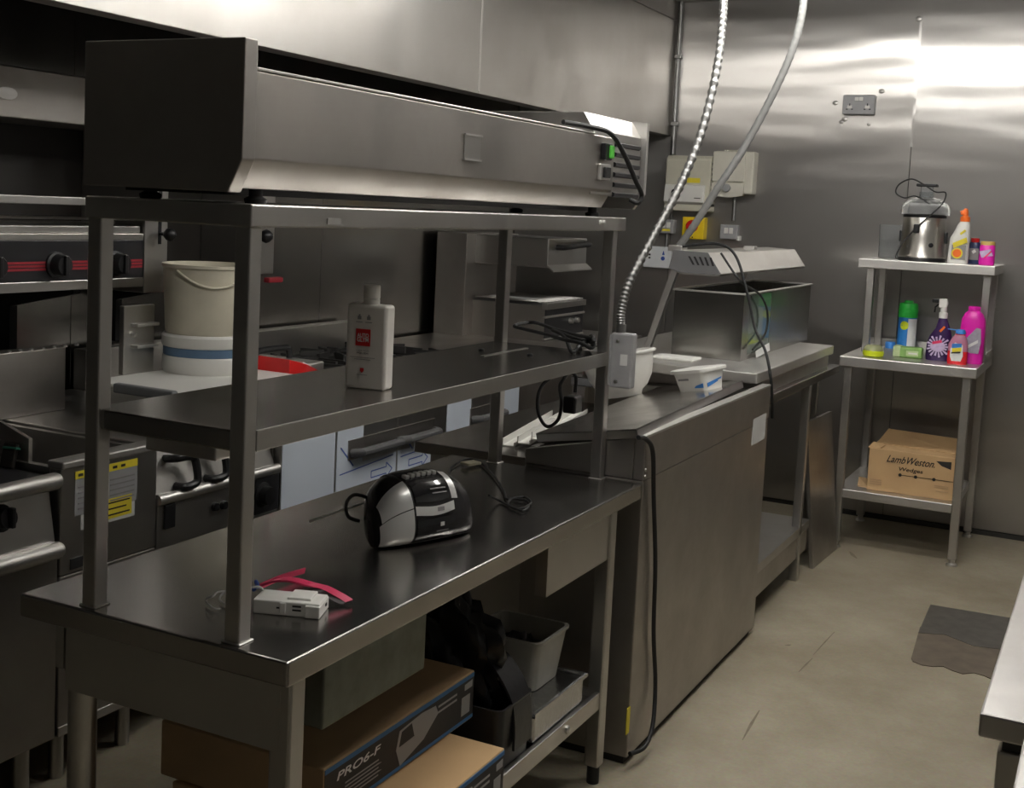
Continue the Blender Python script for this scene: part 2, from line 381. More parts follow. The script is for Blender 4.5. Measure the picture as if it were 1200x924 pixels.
# ================================================================== GANTRY WORK TABLE
W, L, H, TZ = .598, 1.6, .81, .043
tb = thing('gantry_table', (-.3, .8, 0), 'stainless work table with two gantry shelves on square posts', 'table')
part('tabletop', B().box(-W, 0, 0, L, H-TZ, H, .004), 'steel_top', tb)
part('end_apron', B().box(-.505, -.03, .022, .05, .645, H-TZ), 'steel', tb)
part('side_apron', B().box(-.06, -.03, 1.06, L-.15, .628, H-TZ), 'steel', tb)
part('back_apron', B().box(-.57, -.55, .06, L-.05, .66, H-TZ), 'steel', tb)
for i, (x, y) in enumerate(((-.51, .07), (-.031, .045), (-.045, 1.47), (-.5, 1.47))):
    lg = part('leg', B().box(x-.021, x+.021, y-.021, y+.021, .05, H-TZ+.001, .005) if i != 0 else B().cyl((x, y, .05), (x, y, H-TZ), .026, 20), 'steel', tb)
    part('foot', B().cyl((x, y, 0), (x, y, .055), .017, 16), 'black_rubber', lg)
part('rack_rail', B().box(-.045, -.03, .07, 1.45, .215, .262, .002), 'steel', tb)
part('rack_shelf', B().box(-.53, -.046, .07, 1.45, .225, .245), 'steel_worn', tb)
part('rack_end_rail', B().box(-.5, -.045, 1.45, 1.465, .215, .262), 'steel', tb)
part('bolt', B().lathe([(.011, 0), (.011, .004), (.006, .008)], (-.03, 1.235, .238), 8, axis=(1, 0, 0)), 'steel_bright', tb)
part('bolt', B().lathe([(.007, 0), (.007, .004), (.004, .006)], (-.065, .022, .775), 8, axis=(0, -1, 0)), 'steel_bright', tb)
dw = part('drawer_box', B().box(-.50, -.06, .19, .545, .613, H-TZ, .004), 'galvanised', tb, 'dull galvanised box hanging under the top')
PW = .031; PXF, PXB = -.111, -.43; PYN, PYF = .0146, 1.567
ZT, ZM = 1.532, 1.164
for x in (PXF, PXB):
    for y in (PYN, PYF):
        po = part('post', B().box(x-PW, x, y, y+PW, H-.001, ZT-.036, .003), 'steel', tb)
        part('weld', B().box(x-PW-.004, x+.004, y-.003, y+PW+.004, H, H+.003, .001, 1), 'steel_bright', po)
part('gantry_shelf', B().box(PXB-PW+.003, PXF-.001, PYN+.008, PYF, ZM-.036, ZM, .003), 'steel_top', tb)
part('shelf_lip', B().box(PXF-.003, PXF+.001, PYN+PW, PYF, ZM-.036, ZM+.0005, .0015), 'steel', tb)
part('top_shelf', B().box(PXB-PW-.004, PXF+.004, PYN-.004, 1.645, ZT-.037, ZT, .003), 'steel', tb)
a = P(391, 261, x=PXF+.004)
part('rail_tag', B().box(PXF+.003, PXF+.006, a.y-.02, a.y+.02, ZT-.03, ZT-.02), 'steel_bright', tb)
a = P(705, 268, x=PXF+.004)
for d in (-.012, .012): part('plastic_clip', B().lathe([(.006, 0), (.006, .003), (.003, .005)], (PXF+.004, a.y+d, ZT-.014), 10, axis=(1, 0, 0)), 'white_plastic', tb)
part('under_channel', B().box(-.40, -.24, .1, .26, 1.085, ZM-.035, .003), 'steel', tb)
part('shelf_slot_plate', B().obox(P(592, 413, z=ZM)+V(0, 0, .001), (.012, 0, 0), (0, .26, 0), (0, 0, .002)), 'steel', tb)
for u, v in ((564, 411), (621, 417)):
    q = P(u, v, z=ZM); part('screw', B().lathe([(.008, 0), (.008, .004), (.004, .006)], (q.x, q.y, ZM), 10), 'black_plastic', tb)
# conduit box on the far post
sb = thing('switch_box', (-.09, 1.56, 1.07), 'small grey metal wiring box fixed to the gantry post below the ribbed conduit', 'junction box')
part('case', B().box(-.0945, -.032, 1.55, 1.585, 1.072, 1.222, .005), 'socket_grey', sb)
part('side_flange', B().box(-.0995, -.09, 1.552, 1.5675, 1.078, 1.216, .001), 'socket_grey', sb)
part('gland', B().cyl((-.075, 1.567, 1.22), (-.075, 1.567, 1.245), .014, 14), 'conduit_metal', sb)
for z in (1.09, 1.2): part('screw', B().lathe([(.005, 0), (.005, .002), (0, .003)], (-.075, 1.55, z), 10, axis=(0, -1, 0)), 'steel_bright', sb)
part('paper_label', B().box(-.065, -.045, 1.5485, 1.5502, 1.135, 1.165), 'paper', sb)
# ================================================================== FOOD WARMER ON THE GANTRY
wm = thing('heated_gantry_warmer', (-.3, .85, ZT), 'long stainless heated food warmer resting on top of the gantry', 'food warmer')
prof = lambda x1, z1, zb, sl, ch: None
NX0 = -.459
part('end_cap', B().prism([V(NX0, .0, 1.55), V(NX0, .0, 1.791), V(-.12, .0, 1.791), V(-.12, .0, 1.602), V(-.147, .0, 1.549)], (0, .033, 0), .002), 'steel_worn', wm)
part('body', B().prism([V(NX0+.01, .033, 1.556), V(NX0+.01, .033, 1.742), V(-.13, .033, 1.746), V(-.122, .033, 1.742), V(-.122, .033, 1.604), V(-.15, .033, 1.556)], (0, 1.53, 0), .0015), 'steel_worn', wm)
part('top_lip', B().box(-.128, -.12, .033, 1.43, 1.744, 1.7485, .001, 1), 'steel_bright', wm)
hy0, hy1 = 1.425, 1.775
part('motor_housing', B().prism([V(-.48, hy0, 1.59), V(-.48, hy0, 1.802), V(-.155, hy0, 1.802), V(-.126, hy0, 1.757), V(-.126, hy0, 1.59)], (0, hy1-hy0, 0), .002), 'steel', wm)
part('end_plate', B().prism([V(-.485, hy1, 1.556), V(-.485, hy1, 1.806), V(-.15, hy1, 1.806), V(-.11, hy1, 1.80), V(-.11, hy1, 1.60), V(-.14, hy1, 1.556)], (0, .018, 0), .001), 'steel_bright', wm)
for k in range(6):
    z = 1.735-k*.027
    part('louvre', B().prism([V(-.1265, 1.575, z), V(-.1265, 1.575, z-.014), V(-.119, 1.575, z-.011), V(-.119, 1.575, z-.003)], (0, .185, 0)), 'black_enamel', wm)
a = P(553, 173, x=-.122); fr = .032
part('nameplate', B().box(-.1225, -.120, a.y-.036, a.y+.036, a.z-.026, a.z+.026), 'steel', wm)
for dz in (-.026, .026): part('nameplate_edge', B().box(-.1225, -.117, a.y-.038, a.y+.038, a.z+dz-.002, a.z+dz+.002), 'steel_bright', wm)
a = P(709, 178, x=-.122)
sw = part('rocker_switch', B().box(-.1225, -.108, a.y-.028, a.y+.02, a.z-.022, a.z+.022, .003), 'black_plastic', wm)
part('rocker', B().box(-.109, -.101, a.y-.004, a.y+.019, a.z-.017, a.z+.017, .003), 'green_led', sw, 'green lit rocker')
a = P(706, 202, x=-.122)
sk = part('inlet_socket', B().box(-.1225, -.112, a.y-.035, a.y+.035, a.z-.022, a.z+.022, .003), 'steel_bright', wm)
part('inlet', B().box(-.1125, -.106, a.y-.02, a.y+.022, a.z-.014, a.z+.014, .002), 'black_plastic', sk)
part('heater_strip', B().box(-.42, -.2, .06, 1.6, 1.545, 1.557), 'black_enamel', wm)
for (x, y) in ((-.17, .1), (-.17, 1.55), (-.4, .1), (-.4, 1.55)):
    part('foot', B().lathe([(.018, 0), (.02, .008), (.012, .012), (.012, .026)], (x, y, ZT), 14), 'black_rubber', wm)
part('power_cable', B().tube(spline([P(660, 143, x=-.15), P(693, 149, x=-.118), P(716, 157, x=-.1), P(732, 182, x=-.09), P(745, 212, x=-.085), P(752, 228, x=-.085), P(748, 238, x=-.09), P(738, 234, x=-.115)], 8), .0065, 8), 'black_rubber', wm, 'black mains cable')
# ================================================================== STAINLESS COUNTER (CHEST) AT THE END OF THE TABLE
FY0, FY1, FZ = 1.607, 2.924, .938
ct = thing('counter_unit', (-.18, 2.25, 0), 'closed stainless counter cabinet butted against the gantry table', 'counter')
part('body', B().box(-.36, 0, FY0, FY1, .025, .815, .003), 'steel_worn', ct)
part('upper_band', B().box(-.03, .001, FY0-.002, FY1+.002, .8165, FZ, .003), 'steel_worn', ct)
part('near_band', B().prism([V(-.36, FY0-.002, .8165), V(-.031, FY0-.002, .8165), V(-.031, FY0-.002, FZ-.006), V(-.36, FY0-.002, .858)], (0, .03, 0), .002), 'steel_worn', ct)
part('far_band', B().prism([V(-.36, FY1-.03, .8165), V(-.031, FY1-.03, .8165), V(-.031, FY1-.03, FZ-.006), V(-.36, FY1-.03, .850)], (0, .032, 0), .002), 'steel_worn', ct)
part('back_band', B().box(-.36, -.34, FY0+.029, FY1-.031, .8165, .862, .002), 'steel_worn', ct)
part('plinth', B().box(-.34, -.015, FY0+.015, FY1-.015, 0, .026), 'joint_dark', ct)
part('rim', B().box(-.03, .0015, FY0-.002, FY1+.002, FZ-.004, FZ+.004, .0015), 'steel_bright', ct)
a = P(735, 858, x=.0)
part('warning_sticker', B().box(-.001, .0012, a.y-.012, a.y+.012, .10, .175), 'label_yellow', ct)
a = P(889, 504, x=0)
part('paper_sheet', B().box(-.001, .0012, a.y-.085, a.y+.09, a.z-.045, a.z+.05), 'paper', ct)
for dz in (.01, -.008):
    part('rivet', B().lathe([(.005, 0), (.005, .002), (0, .003)], (.001, FY0+.012, .835+dz), 10, axis=(1, 0, 0)), 'steel_bright', ct)
tk = thing('side_counter', (-.6, 2.3, 0), 'low dark stainless side counter between the gantry table and the cooking line', 'counter')
part('worktop', B().box(-.84, -.362, 1.79, 2.93, .755, .79, .003), 'steel_top', tk)
part('body', B().box(-.8, -.38, 1.83, 2.9, .1, .755), 'steel_worn', tk)
for x in (-.77, -.41):
    for y in (1.86, 2.87): part('leg', B().cyl((x, y, 0), (x, y, .11), .02, 12), 'steel', tk)
# loose lid (inverted shallow tray) lying tilted over the counter
nr, nl, fr_ = P(746, 503, z=.965), P(628, 508, z=.885), P(870, 446, z=.965)
fl_ = nl+(fr_-nr)
up = (fr_-nr).cross(nl-nr).normalized()
if up.z < 0: up = -up
ld = thing('loose_steel_lid', (nr+fl_)/2-V(0, 0, .03), 'loose bent stainless lid lying tilted across the counter top', 'lid')
part('sheet', B().hexa([nr, fr_, fl_, nl], [q-up*.004 for q in (nr, fr_, fl_, nl)]), 'steel_mirror', ld)
for p, q in ((nl, nr), (nr, fr_), (fr_, fl_), (fl_, nl)):
    inn = ((nr+fl_)/2-(p+q)/2); inn = (inn-up*inn.dot(up)).normalized()*.004
    part('rim', B().hexa([p, q, q-up*.026, p-up*.026], [p+inn, q+inn, q+inn-up*.026, p+inn-up*.026]), 'steel', ld)
LIDN, LIDP = up, nr
def lidz(x, y): return LIDP.z-((x-LIDP.x)*LIDN.x+(y-LIDP.y)*LIDN.y)/LIDN.z
def onlid(u, v):
    d = P(u, v, z=0)-EYE; t = (LIDP-EYE).dot(LIDN)/d.dot(LIDN); return EYE+d*t
# black cable from counter down to the floor
cb = tag(part('appliance_cable', B().tube(spline([P(748, 513, x=.007), P(757, 515, x=.012), P(765, 530, x=.016), P(766, 580, x=.014), P(768, 660, x=.014), P(766, 740, x=.014), P(768, 800, x=.016), P(765, 850, x=.03), P(755, 876, x=.03), P(738, 884, x=.012)], 10), .0065, 8), 'black_rubber'), 'black cable hanging down the front of the counter cabinet to the floor', 'cable')
# bowl and tub on the lid
q = onlid(727, 465); bc = V(q.x, q.y+.03, lidz(q.x, q.y+.03)-.001)
bw = thing('mixing_bowl', bc, 'large cream plastic mixing bowl with rolled rim', 'bowl')
part('bowl', B().lathe([(.0, 0), (.068, 0), (.072, .01), (.074, .016), (.096, .034), (.117, .07), (.128, .115), (.134, .155), (.137, .157), (.13, .155), (.124, .115), (.113, .072), (.09, .04), (.06, .026), (0, .024)], bc, 40, axis=LIDN), 'white_plastic', bw)
LQ = V(0, 0, 1).rotation_difference(LIDN)
part('rim', B().tube([bc+LQ @ V(.139*math.cos(a*math.pi/20), .139*math.sin(a*math.pi/20), .156) for a in range(40)], .006, 8, True), 'white_plastic', bw)
q = onlid(818, 459)
tu = thing('spread_tub', (q.x, q.y+.04, q.z), 'small white margarine tub with loose lid and blue swoosh', 'tub')
ang = -.48; ux = V(math.cos(ang), math.sin(ang), 0); uy = V(-math.sin(ang), math.cos(ang), 0); ux = LQ @ ux; uy = LQ @ uy; UL = LIDN
tc_ = V(q.x-.01, q.y+.065, lidz(q.x-.01, q.y+.065)-.001)
def rr(c, hx, hy, r, n=5):
    out = []
    for k, (sx, sy) in enumerate(((1, 1), (-1, 1), (-1, -1), (1, -1))):
        for i in range(n):
            a = math.pi/2*(k+i/(n-1)); out.append(c+ux*(sx*(hx-r)+r*math.cos(a))+uy*(sy*(hy-r)+r*math.sin(a)))
    return out
part('tub', B().loft([rr(tc_, .068, .045, .02), rr(tc_+UL*.065, .078, .055, .022)]), 'white_plastic', tu)
part('lid', B().loft([rr(tc_+UL*.066, .088, .064, .024), rr(tc_+UL*.076, .088, .064, .024), rr(tc_+UL*.079, .082, .058, .02)]), 'white_plastic', tu)
part('blue_swoosh', B().prism([tc_+ux*.0695-uy*.034+UL*.012, tc_+ux*.0702+uy*.03+UL*.03, tc_+ux*.073+uy*.034+UL*.04, tc_+ux*.0715-uy*.036+UL*.026], ux*.002), 'cap_blue', tu)
part('blue_swoosh', B().prism([tc_-uy*.0475+ux*.02+UL*.012, tc_-uy*.0475+ux*.064+UL*.012, tc_-uy*.0495+ux*.066+UL*.028, tc_-uy*.0485+ux*.03+UL*.02], -uy*.002), 'cap_blue', tu)
part('print_line', B().prism([tc_-uy*.0505-ux*.05+UL*.040, tc_-uy*.0505+ux*.0+UL*.040, tc_-uy*.0513+ux*.0+UL*.047, tc_-uy*.0513-ux*.05+UL*.047], -uy*.002), 'ink_grey', tu)
# white trunking strips lying on the side counter
a0, a1 = P(606, 521, z=.80), P(684, 474, z=.80)
dd = (a1-a0).normalized(); sd = V(dd.y, -dd.x, 0)
for k, (o, zz, ln) in enumerate(((-.05, .0, .62), (.0, .012, .66), (.045, .03, .6))):
    s0 = V(a0.x, a0.y, .7905+zz)+sd*o; s1 = s0+dd*ln
    b = B(); wv = sd*.042
    b.hexa([s0, s0+wv, s1+wv, s1], [q+V(0, 0, .003) for q in (s0, s0+wv, s1+wv, s1)])
    b.hexa([s0, s0+sd*.003, s1+sd*.003, s1], [q+V(0, 0, .024) for q in (s0, s0+sd*.003, s1+sd*.003, s1)])
    b.hexa([s0+wv-sd*.003, s0+wv, s1+wv, s1+wv-sd*.003], [q+V(0, 0, .014) for q in (s0+wv-sd*.003, s0+wv, s1+wv, s1+wv-sd*.003)])
    tag(part('trunking_strip', b, 'white_plastic', smooth=0), 'white plastic trunking strip lying in a bundle beside the tilted lid', 'strip', 'white trunking strips')
# folded cloth behind the bowl
q = P(788, 423, z=.985)
tag(part('folded_cloth', B().box(q.x-.09, q.x+.08, max(q.y, 2.87), max(q.y, 2.87)+.12, .985, .997, .005), 'white_plastic'), 'flat white folded cloth behind the mixing bowl', 'cloth')
# ================================================================== CARVERY COUNTER
cv = thing('carvery_counter', (-.35, 3.6, 0), 'open-fronted stainless counter carrying the heated carvery', 'counter')
part('worktop', B().box(-.8, -.02, 2.93, 4.26, .852, .888, .003), 'steel_top', cv)
part('bottom_shelf', B().box(-.78, -.022, 2.95, 3.86, .20, .238, .003), 'steel', cv)
part('shelf_front', B().box(-.05, -.03, 2.95, 3.86, .10, .20, .002), 'steel_worn', cv)
for (x, y) in ((-.04, 2.96), (-.04, 3.70), (-.76, 2.96), (-.76, 4.2), (-.115, 4.2)):
    part('leg', B().box(x-.018, x+.018, y-.018, y+.018, 0, .852, .003), 'steel', cv)
part('back_panel', B().box(-.8, -.785, 2.95, 4.24, .1, .852), 'steel_worn', cv)
lp0, lp1 = P(944, 664, z=0), P(972, 641, z=0)
t0, t1 = V(-.111, 3.92, .64), V(-.05, 4.33, .70)
lp1 = V(.0, 4.33, 0); lp0 = V(-.02, 3.92, 0); t0 = V(-.09, 3.92, .655); t1 = V(-.07, 4.33, .655)
tag(part('leaning_panel', B().hexa([lp0, lp1, t1, t0], [q+V(.016, 0, .001) for q in (lp0, lp1, t1, t0)]), 'steel_worn', smooth=0), 'loose dark steel panel leaning against the open carvery counter', 'panel')
kv = thing('heated_carvery', (-.4, 3.55, .888), 'stainless carvery unit with boxed well under a slanted heat lamp canopy', 'carvery')
part('base_box', B().box(-.78, -.05, 3.0, 4.14, .887, .945, .002), 'steel_worn', kv)
part('base_slab', B().box(-.8, -.035, 2.86, 4.17, .945, .985, .004), 'steel_bright', kv)
tx0, tx1, ty0, ty1, tz0, tz1 = -.475, -.19, 3.178, 4.31, .985, 1.247
part('well_side', B().box(tx0, tx1, ty0, ty0+.006, tz0, tz1), 'steel_splash', kv)
part('well_side', B().box(tx0, tx1, ty1-.006, ty1, tz0, tz1), 'steel_splash', kv)
part('well_side', B().box(tx0, tx0+.006, ty0+.006, ty1-.006, tz0, tz1), 'steel_splash', kv)
part('well_front', B().box(tx1-.006, tx1, ty0+.42, ty1-.006, tz0, tz1), 'steel_splash', kv)
part('well_front', B().box(tx1-.006, tx1, ty0+.006, ty0+.09, tz0, tz1), 'steel_splash', kv)
part('glass_pane', B().box(tx1-.005, tx1-.001, ty0+.09, ty0+.42, tz0+.02, tz1-.006), 'glass_green', kv, 'greenish glass pane')
part('front_sill', B().box(tx1-.006, tx1, ty0+.09, ty0+.42, tz0, tz0+.02), 'steel_splash', kv)
rim = B()
for (x, X, y, Y) in ((tx0-.008, tx1+.008, ty0-.008, ty0+.008), (tx0-.008, tx1+.008, ty1-.008, ty1+.008), (tx0-.008, tx0+.008, ty0, ty1), (tx1-.008, tx1+.008, ty0, ty1)):
    rim.box(x, X, y, Y, tz1-.001, tz1+.006, .002, 1)
part('well_rim', rim, 'steel_bright', kv)
for y in (3.19, 4.24):
    part('strut', B().obox((-.533, y, 1.155), (.105, 0, .345), (0, .03, 0), (.024, 0, -.007)), 'steel_bright', kv)
lz = [(-.505, 1.333), (-.488, 1.407), (-.347, 1.403), (-.289, 1.322), (-.30, 1.312), (-.46, 1.312)]
cn = part('lamp_canopy', B().prism([V(x, 3.178, z) for x, z in lz], (0, 1.42, 0), .002), 'steel_bright', kv)
part('end_plate', B().prism([V(x, 3.172, z) for x, z in lz[:4]]+[V(-.30, 3.172, 1.318), V(-.46, 3.172, 1.318)], (0, .006, 0)), 'panel_grey', kv)
for k in range(5):
    x = -.427+k*.022
    part('vent_slot', B().prism([V(x, 3.1715, 1.385), V(x+.009, 3.1715, 1.385), V(x+.03-.002*k, 3.1715, 1.352), V(x+.021-.002*k, 3.1715, 1.352)], (0, .001, 0)), 'black_plastic', kv)
part('cable_bracket', B().box(-.52, -.46, 3.19, 3.26, 1.40, 1.425, .004), 'steel_bright', kv)
part('cable_bracket', B().box(-.44, -.39, 4.0, 4.06, 1.40, 1.42, .004), 'steel_bright', kv)
part('lamp_cable', B().tube(spline([V(-.47, 3.2, 1.42), P(840, 286, y=3.2), P(862, 300, y=3.16), P(876, 345, y=3.12), P(885, 385, y=3.1), P(897, 412, x=-.05), P(903, 442, x=-.015), P(905, 470, x=-.008), P(905, 490, x=-.012)], 10), .0055, 8), 'black_rubber', kv)
part('lamp_cable', B().tube(spline([P(845, 297, y=3.165), P(868, 330, y=3.13), P(890, 345, x=-.17), P(899, 365, x=-.17), P(897, 390, x=-.17), P(882, 410, x=-.17)], 10), .0045, 8), 'black_rubber', kv)
part('paper_tag', B().hexa([P(885, 412, x=-.186), P(901, 402, x=-.186), P(902, 411, x=-.17), P(886, 420, x=-.17)], [q+V(.001, 0, .001) for q in (P(885, 412, x=-.186), P(901, 402, x=-.186), P(902, 411, x=-.17), P(886, 420, x=-.17))]), 'paper', kv)
# ================================================================== FLEXIBLE CONDUITS
pts = spline([V(-.075, 1.567, 1.235), P(728, 365, y=1.567), P(738, 330, y=1.6), P(764, 280, y=1.68), P(795, 222, y=1.78), P(822, 155, y=1.9), P(840, 80, y=2.02), P(847, 20, y=2.12), P(850, -30, y=2.2), V(P(850, -30, y=2.2).x, 2.24, ZC)], 30)
rs = [.013 if i % 4 < 2 else .0105 for i in range(len(pts))]
tag(part('ribbed_conduit', B().tube(pts, rs, 12), 'conduit_metal', smooth=60), 'ribbed steel flexible conduit dropping from the ceiling to the gantry post', 'conduit')
pts = spline([V(-.49, 3.22, 1.41), P(815, 262, y=3.22), P(840, 222, y=3.24), P(868, 180, y=3.28), P(900, 122, y=3.33), P(925, 68, y=3.38), P(938, 25, y=3.42), P(944, -20, y=3.45), V(P(944, -20, y=3.45).x, 3.47, ZC)], 24)
rs = [.0155 if i % 4 < 2 else .0145 for i in range(len(pts))]
tag(part('smooth_conduit', B().tube(pts, rs, 12), 'conduit_grey', smooth=60), 'smooth grey flexible conduit dropping from the ceiling to the carvery lamp canopy', 'conduit')
# ================================================================== BACK WALL FITTINGS
YW = YB-.008
def wbox(u0, v0, u1, v1):
    a, b_ = P(u0, v0, y=YW), P(u1, v1, y=YW); return a.x, b_.x, b_.z, a.z
cp = thing('wall_conduit', (P(797, 100, y=YW).x, YW, 1.85), 'straight steel conduit pipe clipped up the back wall corner', 'conduit')
xc = P(797, 60, y=YW).x
part('pipe', B().cyl((xc, YW-.022, 1.88), (xc, YW-.022, ZC), .012, 14), 'conduit_metal', cp)
for z in (2.05, 2.42): part('saddle_clip', B().box(xc-.02, xc+.02, YW-.036, YW+.001, z-.012, z+.012, .004), 'conduit_metal', cp)
# double socket
x0, x1, z0, z1 = wbox(990, 112, 1026, 135); z0 -= .0
dsx = thing('double_socket', ((x0+x1)/2, YW, z0), 'grey metal double power socket high on the bright steel back wall', 'socket')
part('plate', B().box(x0, x1, YW-.04, YW+.001, z0, z1, .006), 'socket_grey', dsx)
for k in (-1, 1):
    cx = (x0+x1)/2+k*.045
    for (dx, dz, ww, hh) in ((0, .012, .006, .012), (-.013, -.012, .010, .006), (.013, -.012, .010, .006)):
        part('pin_hole', B().box(cx+dx-ww/2, cx+dx+ww/2, YW-.0408, YW-.0395, z0+.038+dz-hh/2, z0+.038+dz+hh/2), 'black_plastic', dsx)
    part('outlet', B().box(cx-.012, cx+.012, YW-.0405, YW-.0395, z0+.03, z0+.046), 'white_plastic', dsx)
for k in (-1, 1): part('rocker', B().box((x0+x1)/2+k*.011-.010, (x0+x1)/2+k*.011+.010, YW-.044, YW-.039, z1-.032, z1-.012, .002), 'white_plastic', dsx)
# big beige controller
x0, x1, z0, z1 = wbox(789, 183, 837, 249)
bb = thing('fan_controller', ((x0+x1)/2, YW, z0), 'large beige control enclosure with yellow label and white lower panel', 'control box')
part('case', B().prism([V(x0, YW, z0), V(x0, YW-.11, z0+.0), V(x0, YW-.11, z1-.02), V(x0, YW-.085, z1), V(x0, YW, z1)], (x1-x0, 0, 0), .006), 'box_beige', bb)
part('lower_hood', B().prism([V(x0+.005, YW-.108, z0+.035), V(x0+.005, YW-.135, z0+.05), V(x0+.005, YW-.125, z0+.14), V(x0+.005, YW-.108, z0+.145)], (x1-x0-.03, 0, 0), .003), 'white_plastic', bb)
part('yellow_label', B().box(x0+.12, x0+.2, YW-.1115, YW-.1095, z0+.155, z0+.182), 'label_yellow', bb)
part('knob', B().lathe([(.02, 0), (.018, .02), (0, .021)], (x0+.07, YW-.13, z0+.1), 14, axis=(0, -1, 0)), 'black_plastic', bb)
part('mark', B().box(x0+.18, x0+.215, YW-.1365, YW-.131, z0+.07, z0+.074), 'ink', bb)
for k in range(9): part('heat_fin', B().box(x1-.006, x1+.004, YW-.09, YW-.02, z0+.03+k*.028, z0+.044+k*.028, .002), 'black_plastic', bb)
# cream box with knob
x0, x1, z0, z1 = wbox(843, 178, 886, 233)
b2 = thing('speed_controller', ((x0+x1)/2, YW, z0), 'cream wall controller with curved bottom and single grey knob', 'control box')
part('case', B().box(x0, x1, YW-.085, YW+.001, z0+.02, z1, .008), 'box_cream', b2)
part('front_cover', B().prism([V(x0-.002, YW-.086, z0+.085), V(x0-.002, YW-.098, z0+.085), V(x0-.002, YW-.098, z1-.004), V(x0-.002, YW-.086, z1-.002)], (.8*(x1-x0), 0, 0), .003), 'box_cream', b2)
low = [V(x0-.002+(.8*(x1-x0))*i/8, YW-.085, z0+.0-.012*math.sin(math.pi*i/8)+.012) for i in range(9)]
part('knob_panel', B().prism(low+[V(x0-.002+.8*(x1-x0), YW-.085, z0+.077), V(x0-.002, YW-.085, z0+.077)], (0, -.014, 0)), 'box_cream', b2)
part('knob', B().lathe([(.022, 0), (.02, .022), (0, .023)], (x0+.085, YW-.098, z0+.05), 16, axis=(0, -1, 0)), 'grey_plastic', b2)
for k in range(8): part('vent_rib', B().box(x0+.05+k*.012, x0+.056+k*.012, YW-.08, YW-.02, z1-.001, z1+.008), 'box_cream', b2)
part('conduit_drop', B().cyl((x0+.11, YW-.02, z0-.125), (x0+.11, YW-.02, z0+.03), .011, 12), 'conduit_metal', b2)
# isolator
x0, x1, z0, z1 = wbox(804, 254, 828, 281)
iso = thing('isolator_switch', ((x0+x1)/2, YW, z0), 'yellow isolator switch with red rotary knob', 'switch')
part('case', B().box(x0, x1, YW-.06, YW+.001, z0, z1, .006), 'yellow', iso)
kb = part('rotary_knob', B().lathe([(.034, 0), (.034, .008), (.026, .012), (.024, .03), (0, .031)], ((x0+x1)/2-.005, YW-.06, (z0+z1)/2+.01), 20, axis=(0, -1, 0)), 'red', iso)
part('handle', B().obox(((x0+x1)/2-.005, YW-.095, (z0+z1)/2+.01), (.044, 0, .02), (0, .012, 0), (-.006, 0, .014), .003), 'red', kb)
part('keyhole', B().box((x0+x1)/2-.004, (x0+x1)/2+.004, YW-.0612, YW-.0595, z0+.006, z0+.014), 'black_plastic', iso)
for nm, lab, (u0, v0, u1, v1), yl in (('twin_switch', 'small grey twin switch with yellow strip beneath the large beige enclosure', (775, 257, 792, 274), 1), ('twin_switch', 'small grey twin switch at the foot of the cream controller conduit', (847, 263, 866, 281), 0)):
    x0, x1, z0, z1 = wbox(u0, v0, u1, v1)
    t = thing(nm, ((x0+x1)/2, YW, z0), lab, 'switch')
    part('case', B().box(x0, x1, YW-.045, YW+.001, z0, z1, .005), 'socket_grey', t)
    for k in (-1, 1): part('rocker', B().box((x0+x1)/2+k*.014-.011, (x0+x1)/2+k*.014+.011, YW-.05, YW-.044, z0+.03, z0+.062, .002), 'white_plastic', t)
    if yl:
        part('yellow_strip', B().box(x0+.02, x1-.02, YW-.0458, YW-.0445, z0+.012, z0+.024), 'label_yellow', t)
        part('conduit_drop', B().cyl(((x0+x1)/2, YW-.02, z0-.076), ((x0+x1)/2, YW-.02, z0), .01, 12), 'conduit_metal', t)
        part('conduit_drop', B().cyl(((x0+x1)/2+.02, YW-.02, z1), ((x0+x1)/2+.02, YW-.02, z1+.05), .008, 12), 'conduit_metal', t)
    else:
        part('gland', B().cyl((x1+.005, YW-.025, z0-.005), (x1+.005, YW-.025, z0+.02), .014, 12), 'white_plastic', t)
x0, x1, z0, z1 = wbox(757, 288, 787, 315)
t = thing('fused_spur', ((x0+x1)/2, YW, z0), 'white wall plate with blue markings low beside the carvery canopy', 'socket')
part('plate', B().box(x0, x1, YW-.03, YW+.001, z0, z1, .005), 'can_white', t)
part('blue_mark', B().lathe([(.012, 0), (.010, .003), (0, .004)], (x1-.045, YW-.03, z0+.055), 12, axis=(0, -1, 0)), 'ink_blue', t)
part('blue_mark', B().prism([V(x1-.05, YW-.0305, z0+.075), V(x1-.035, YW-.0305, z0+.075), V(x1-.0425, YW-.0305, z0+.1)], (0, -.002, 0)), 'ink_blue', t)
for k in (0, 1): part('pin_hole', B().box(x0+.03+.0*k, x0+.042, YW-.0312, YW-.0295, z0+.05+.018*k, z0+.06+.018*k), 'ink', t)
# ================================================================== BACK SHELF TABLE
SY0, SY1 = 4.34, 5.03
SZ = .922; SX0, SX1 = -.04, .568
st = thing('shelf_table', (.26, 4.7, 0), 'narrow stainless table with upper shelf and undershelf against the back wall', 'table')
part('tabletop', B().box(SX0, SX1, SY0, SY1, SZ-.048, SZ, .004), 'steel_bright', st)
part('upstand', B().box(SX1-.004, SX1, SY1-.38, SY1, SZ-.01, SZ+.035), 'steel', st)
part('upstand', B().box(SX0, SX1, SY1-.004, SY1, SZ-.01, SZ+.04), 'steel', st)
for (x, y) in ((-.002, 4.375), (.525, 4.375), (-.002, 4.99), (.525, 4.99)):
    lg = part('leg', B().box(x-.019, x+.019, y-.019, y+.019, .03, SZ-.047, .004), 'steel', st)
    part('foot', B().lathe([(.024, 0), (.024, .008), (.014, .014), (.014, .035)], (x, y, 0), 14), 'steel_bright', lg)
part('undershelf', B().box(-.02, .515, 4.362, 4.99, .245, .287, .003), 'steel_bright', st)
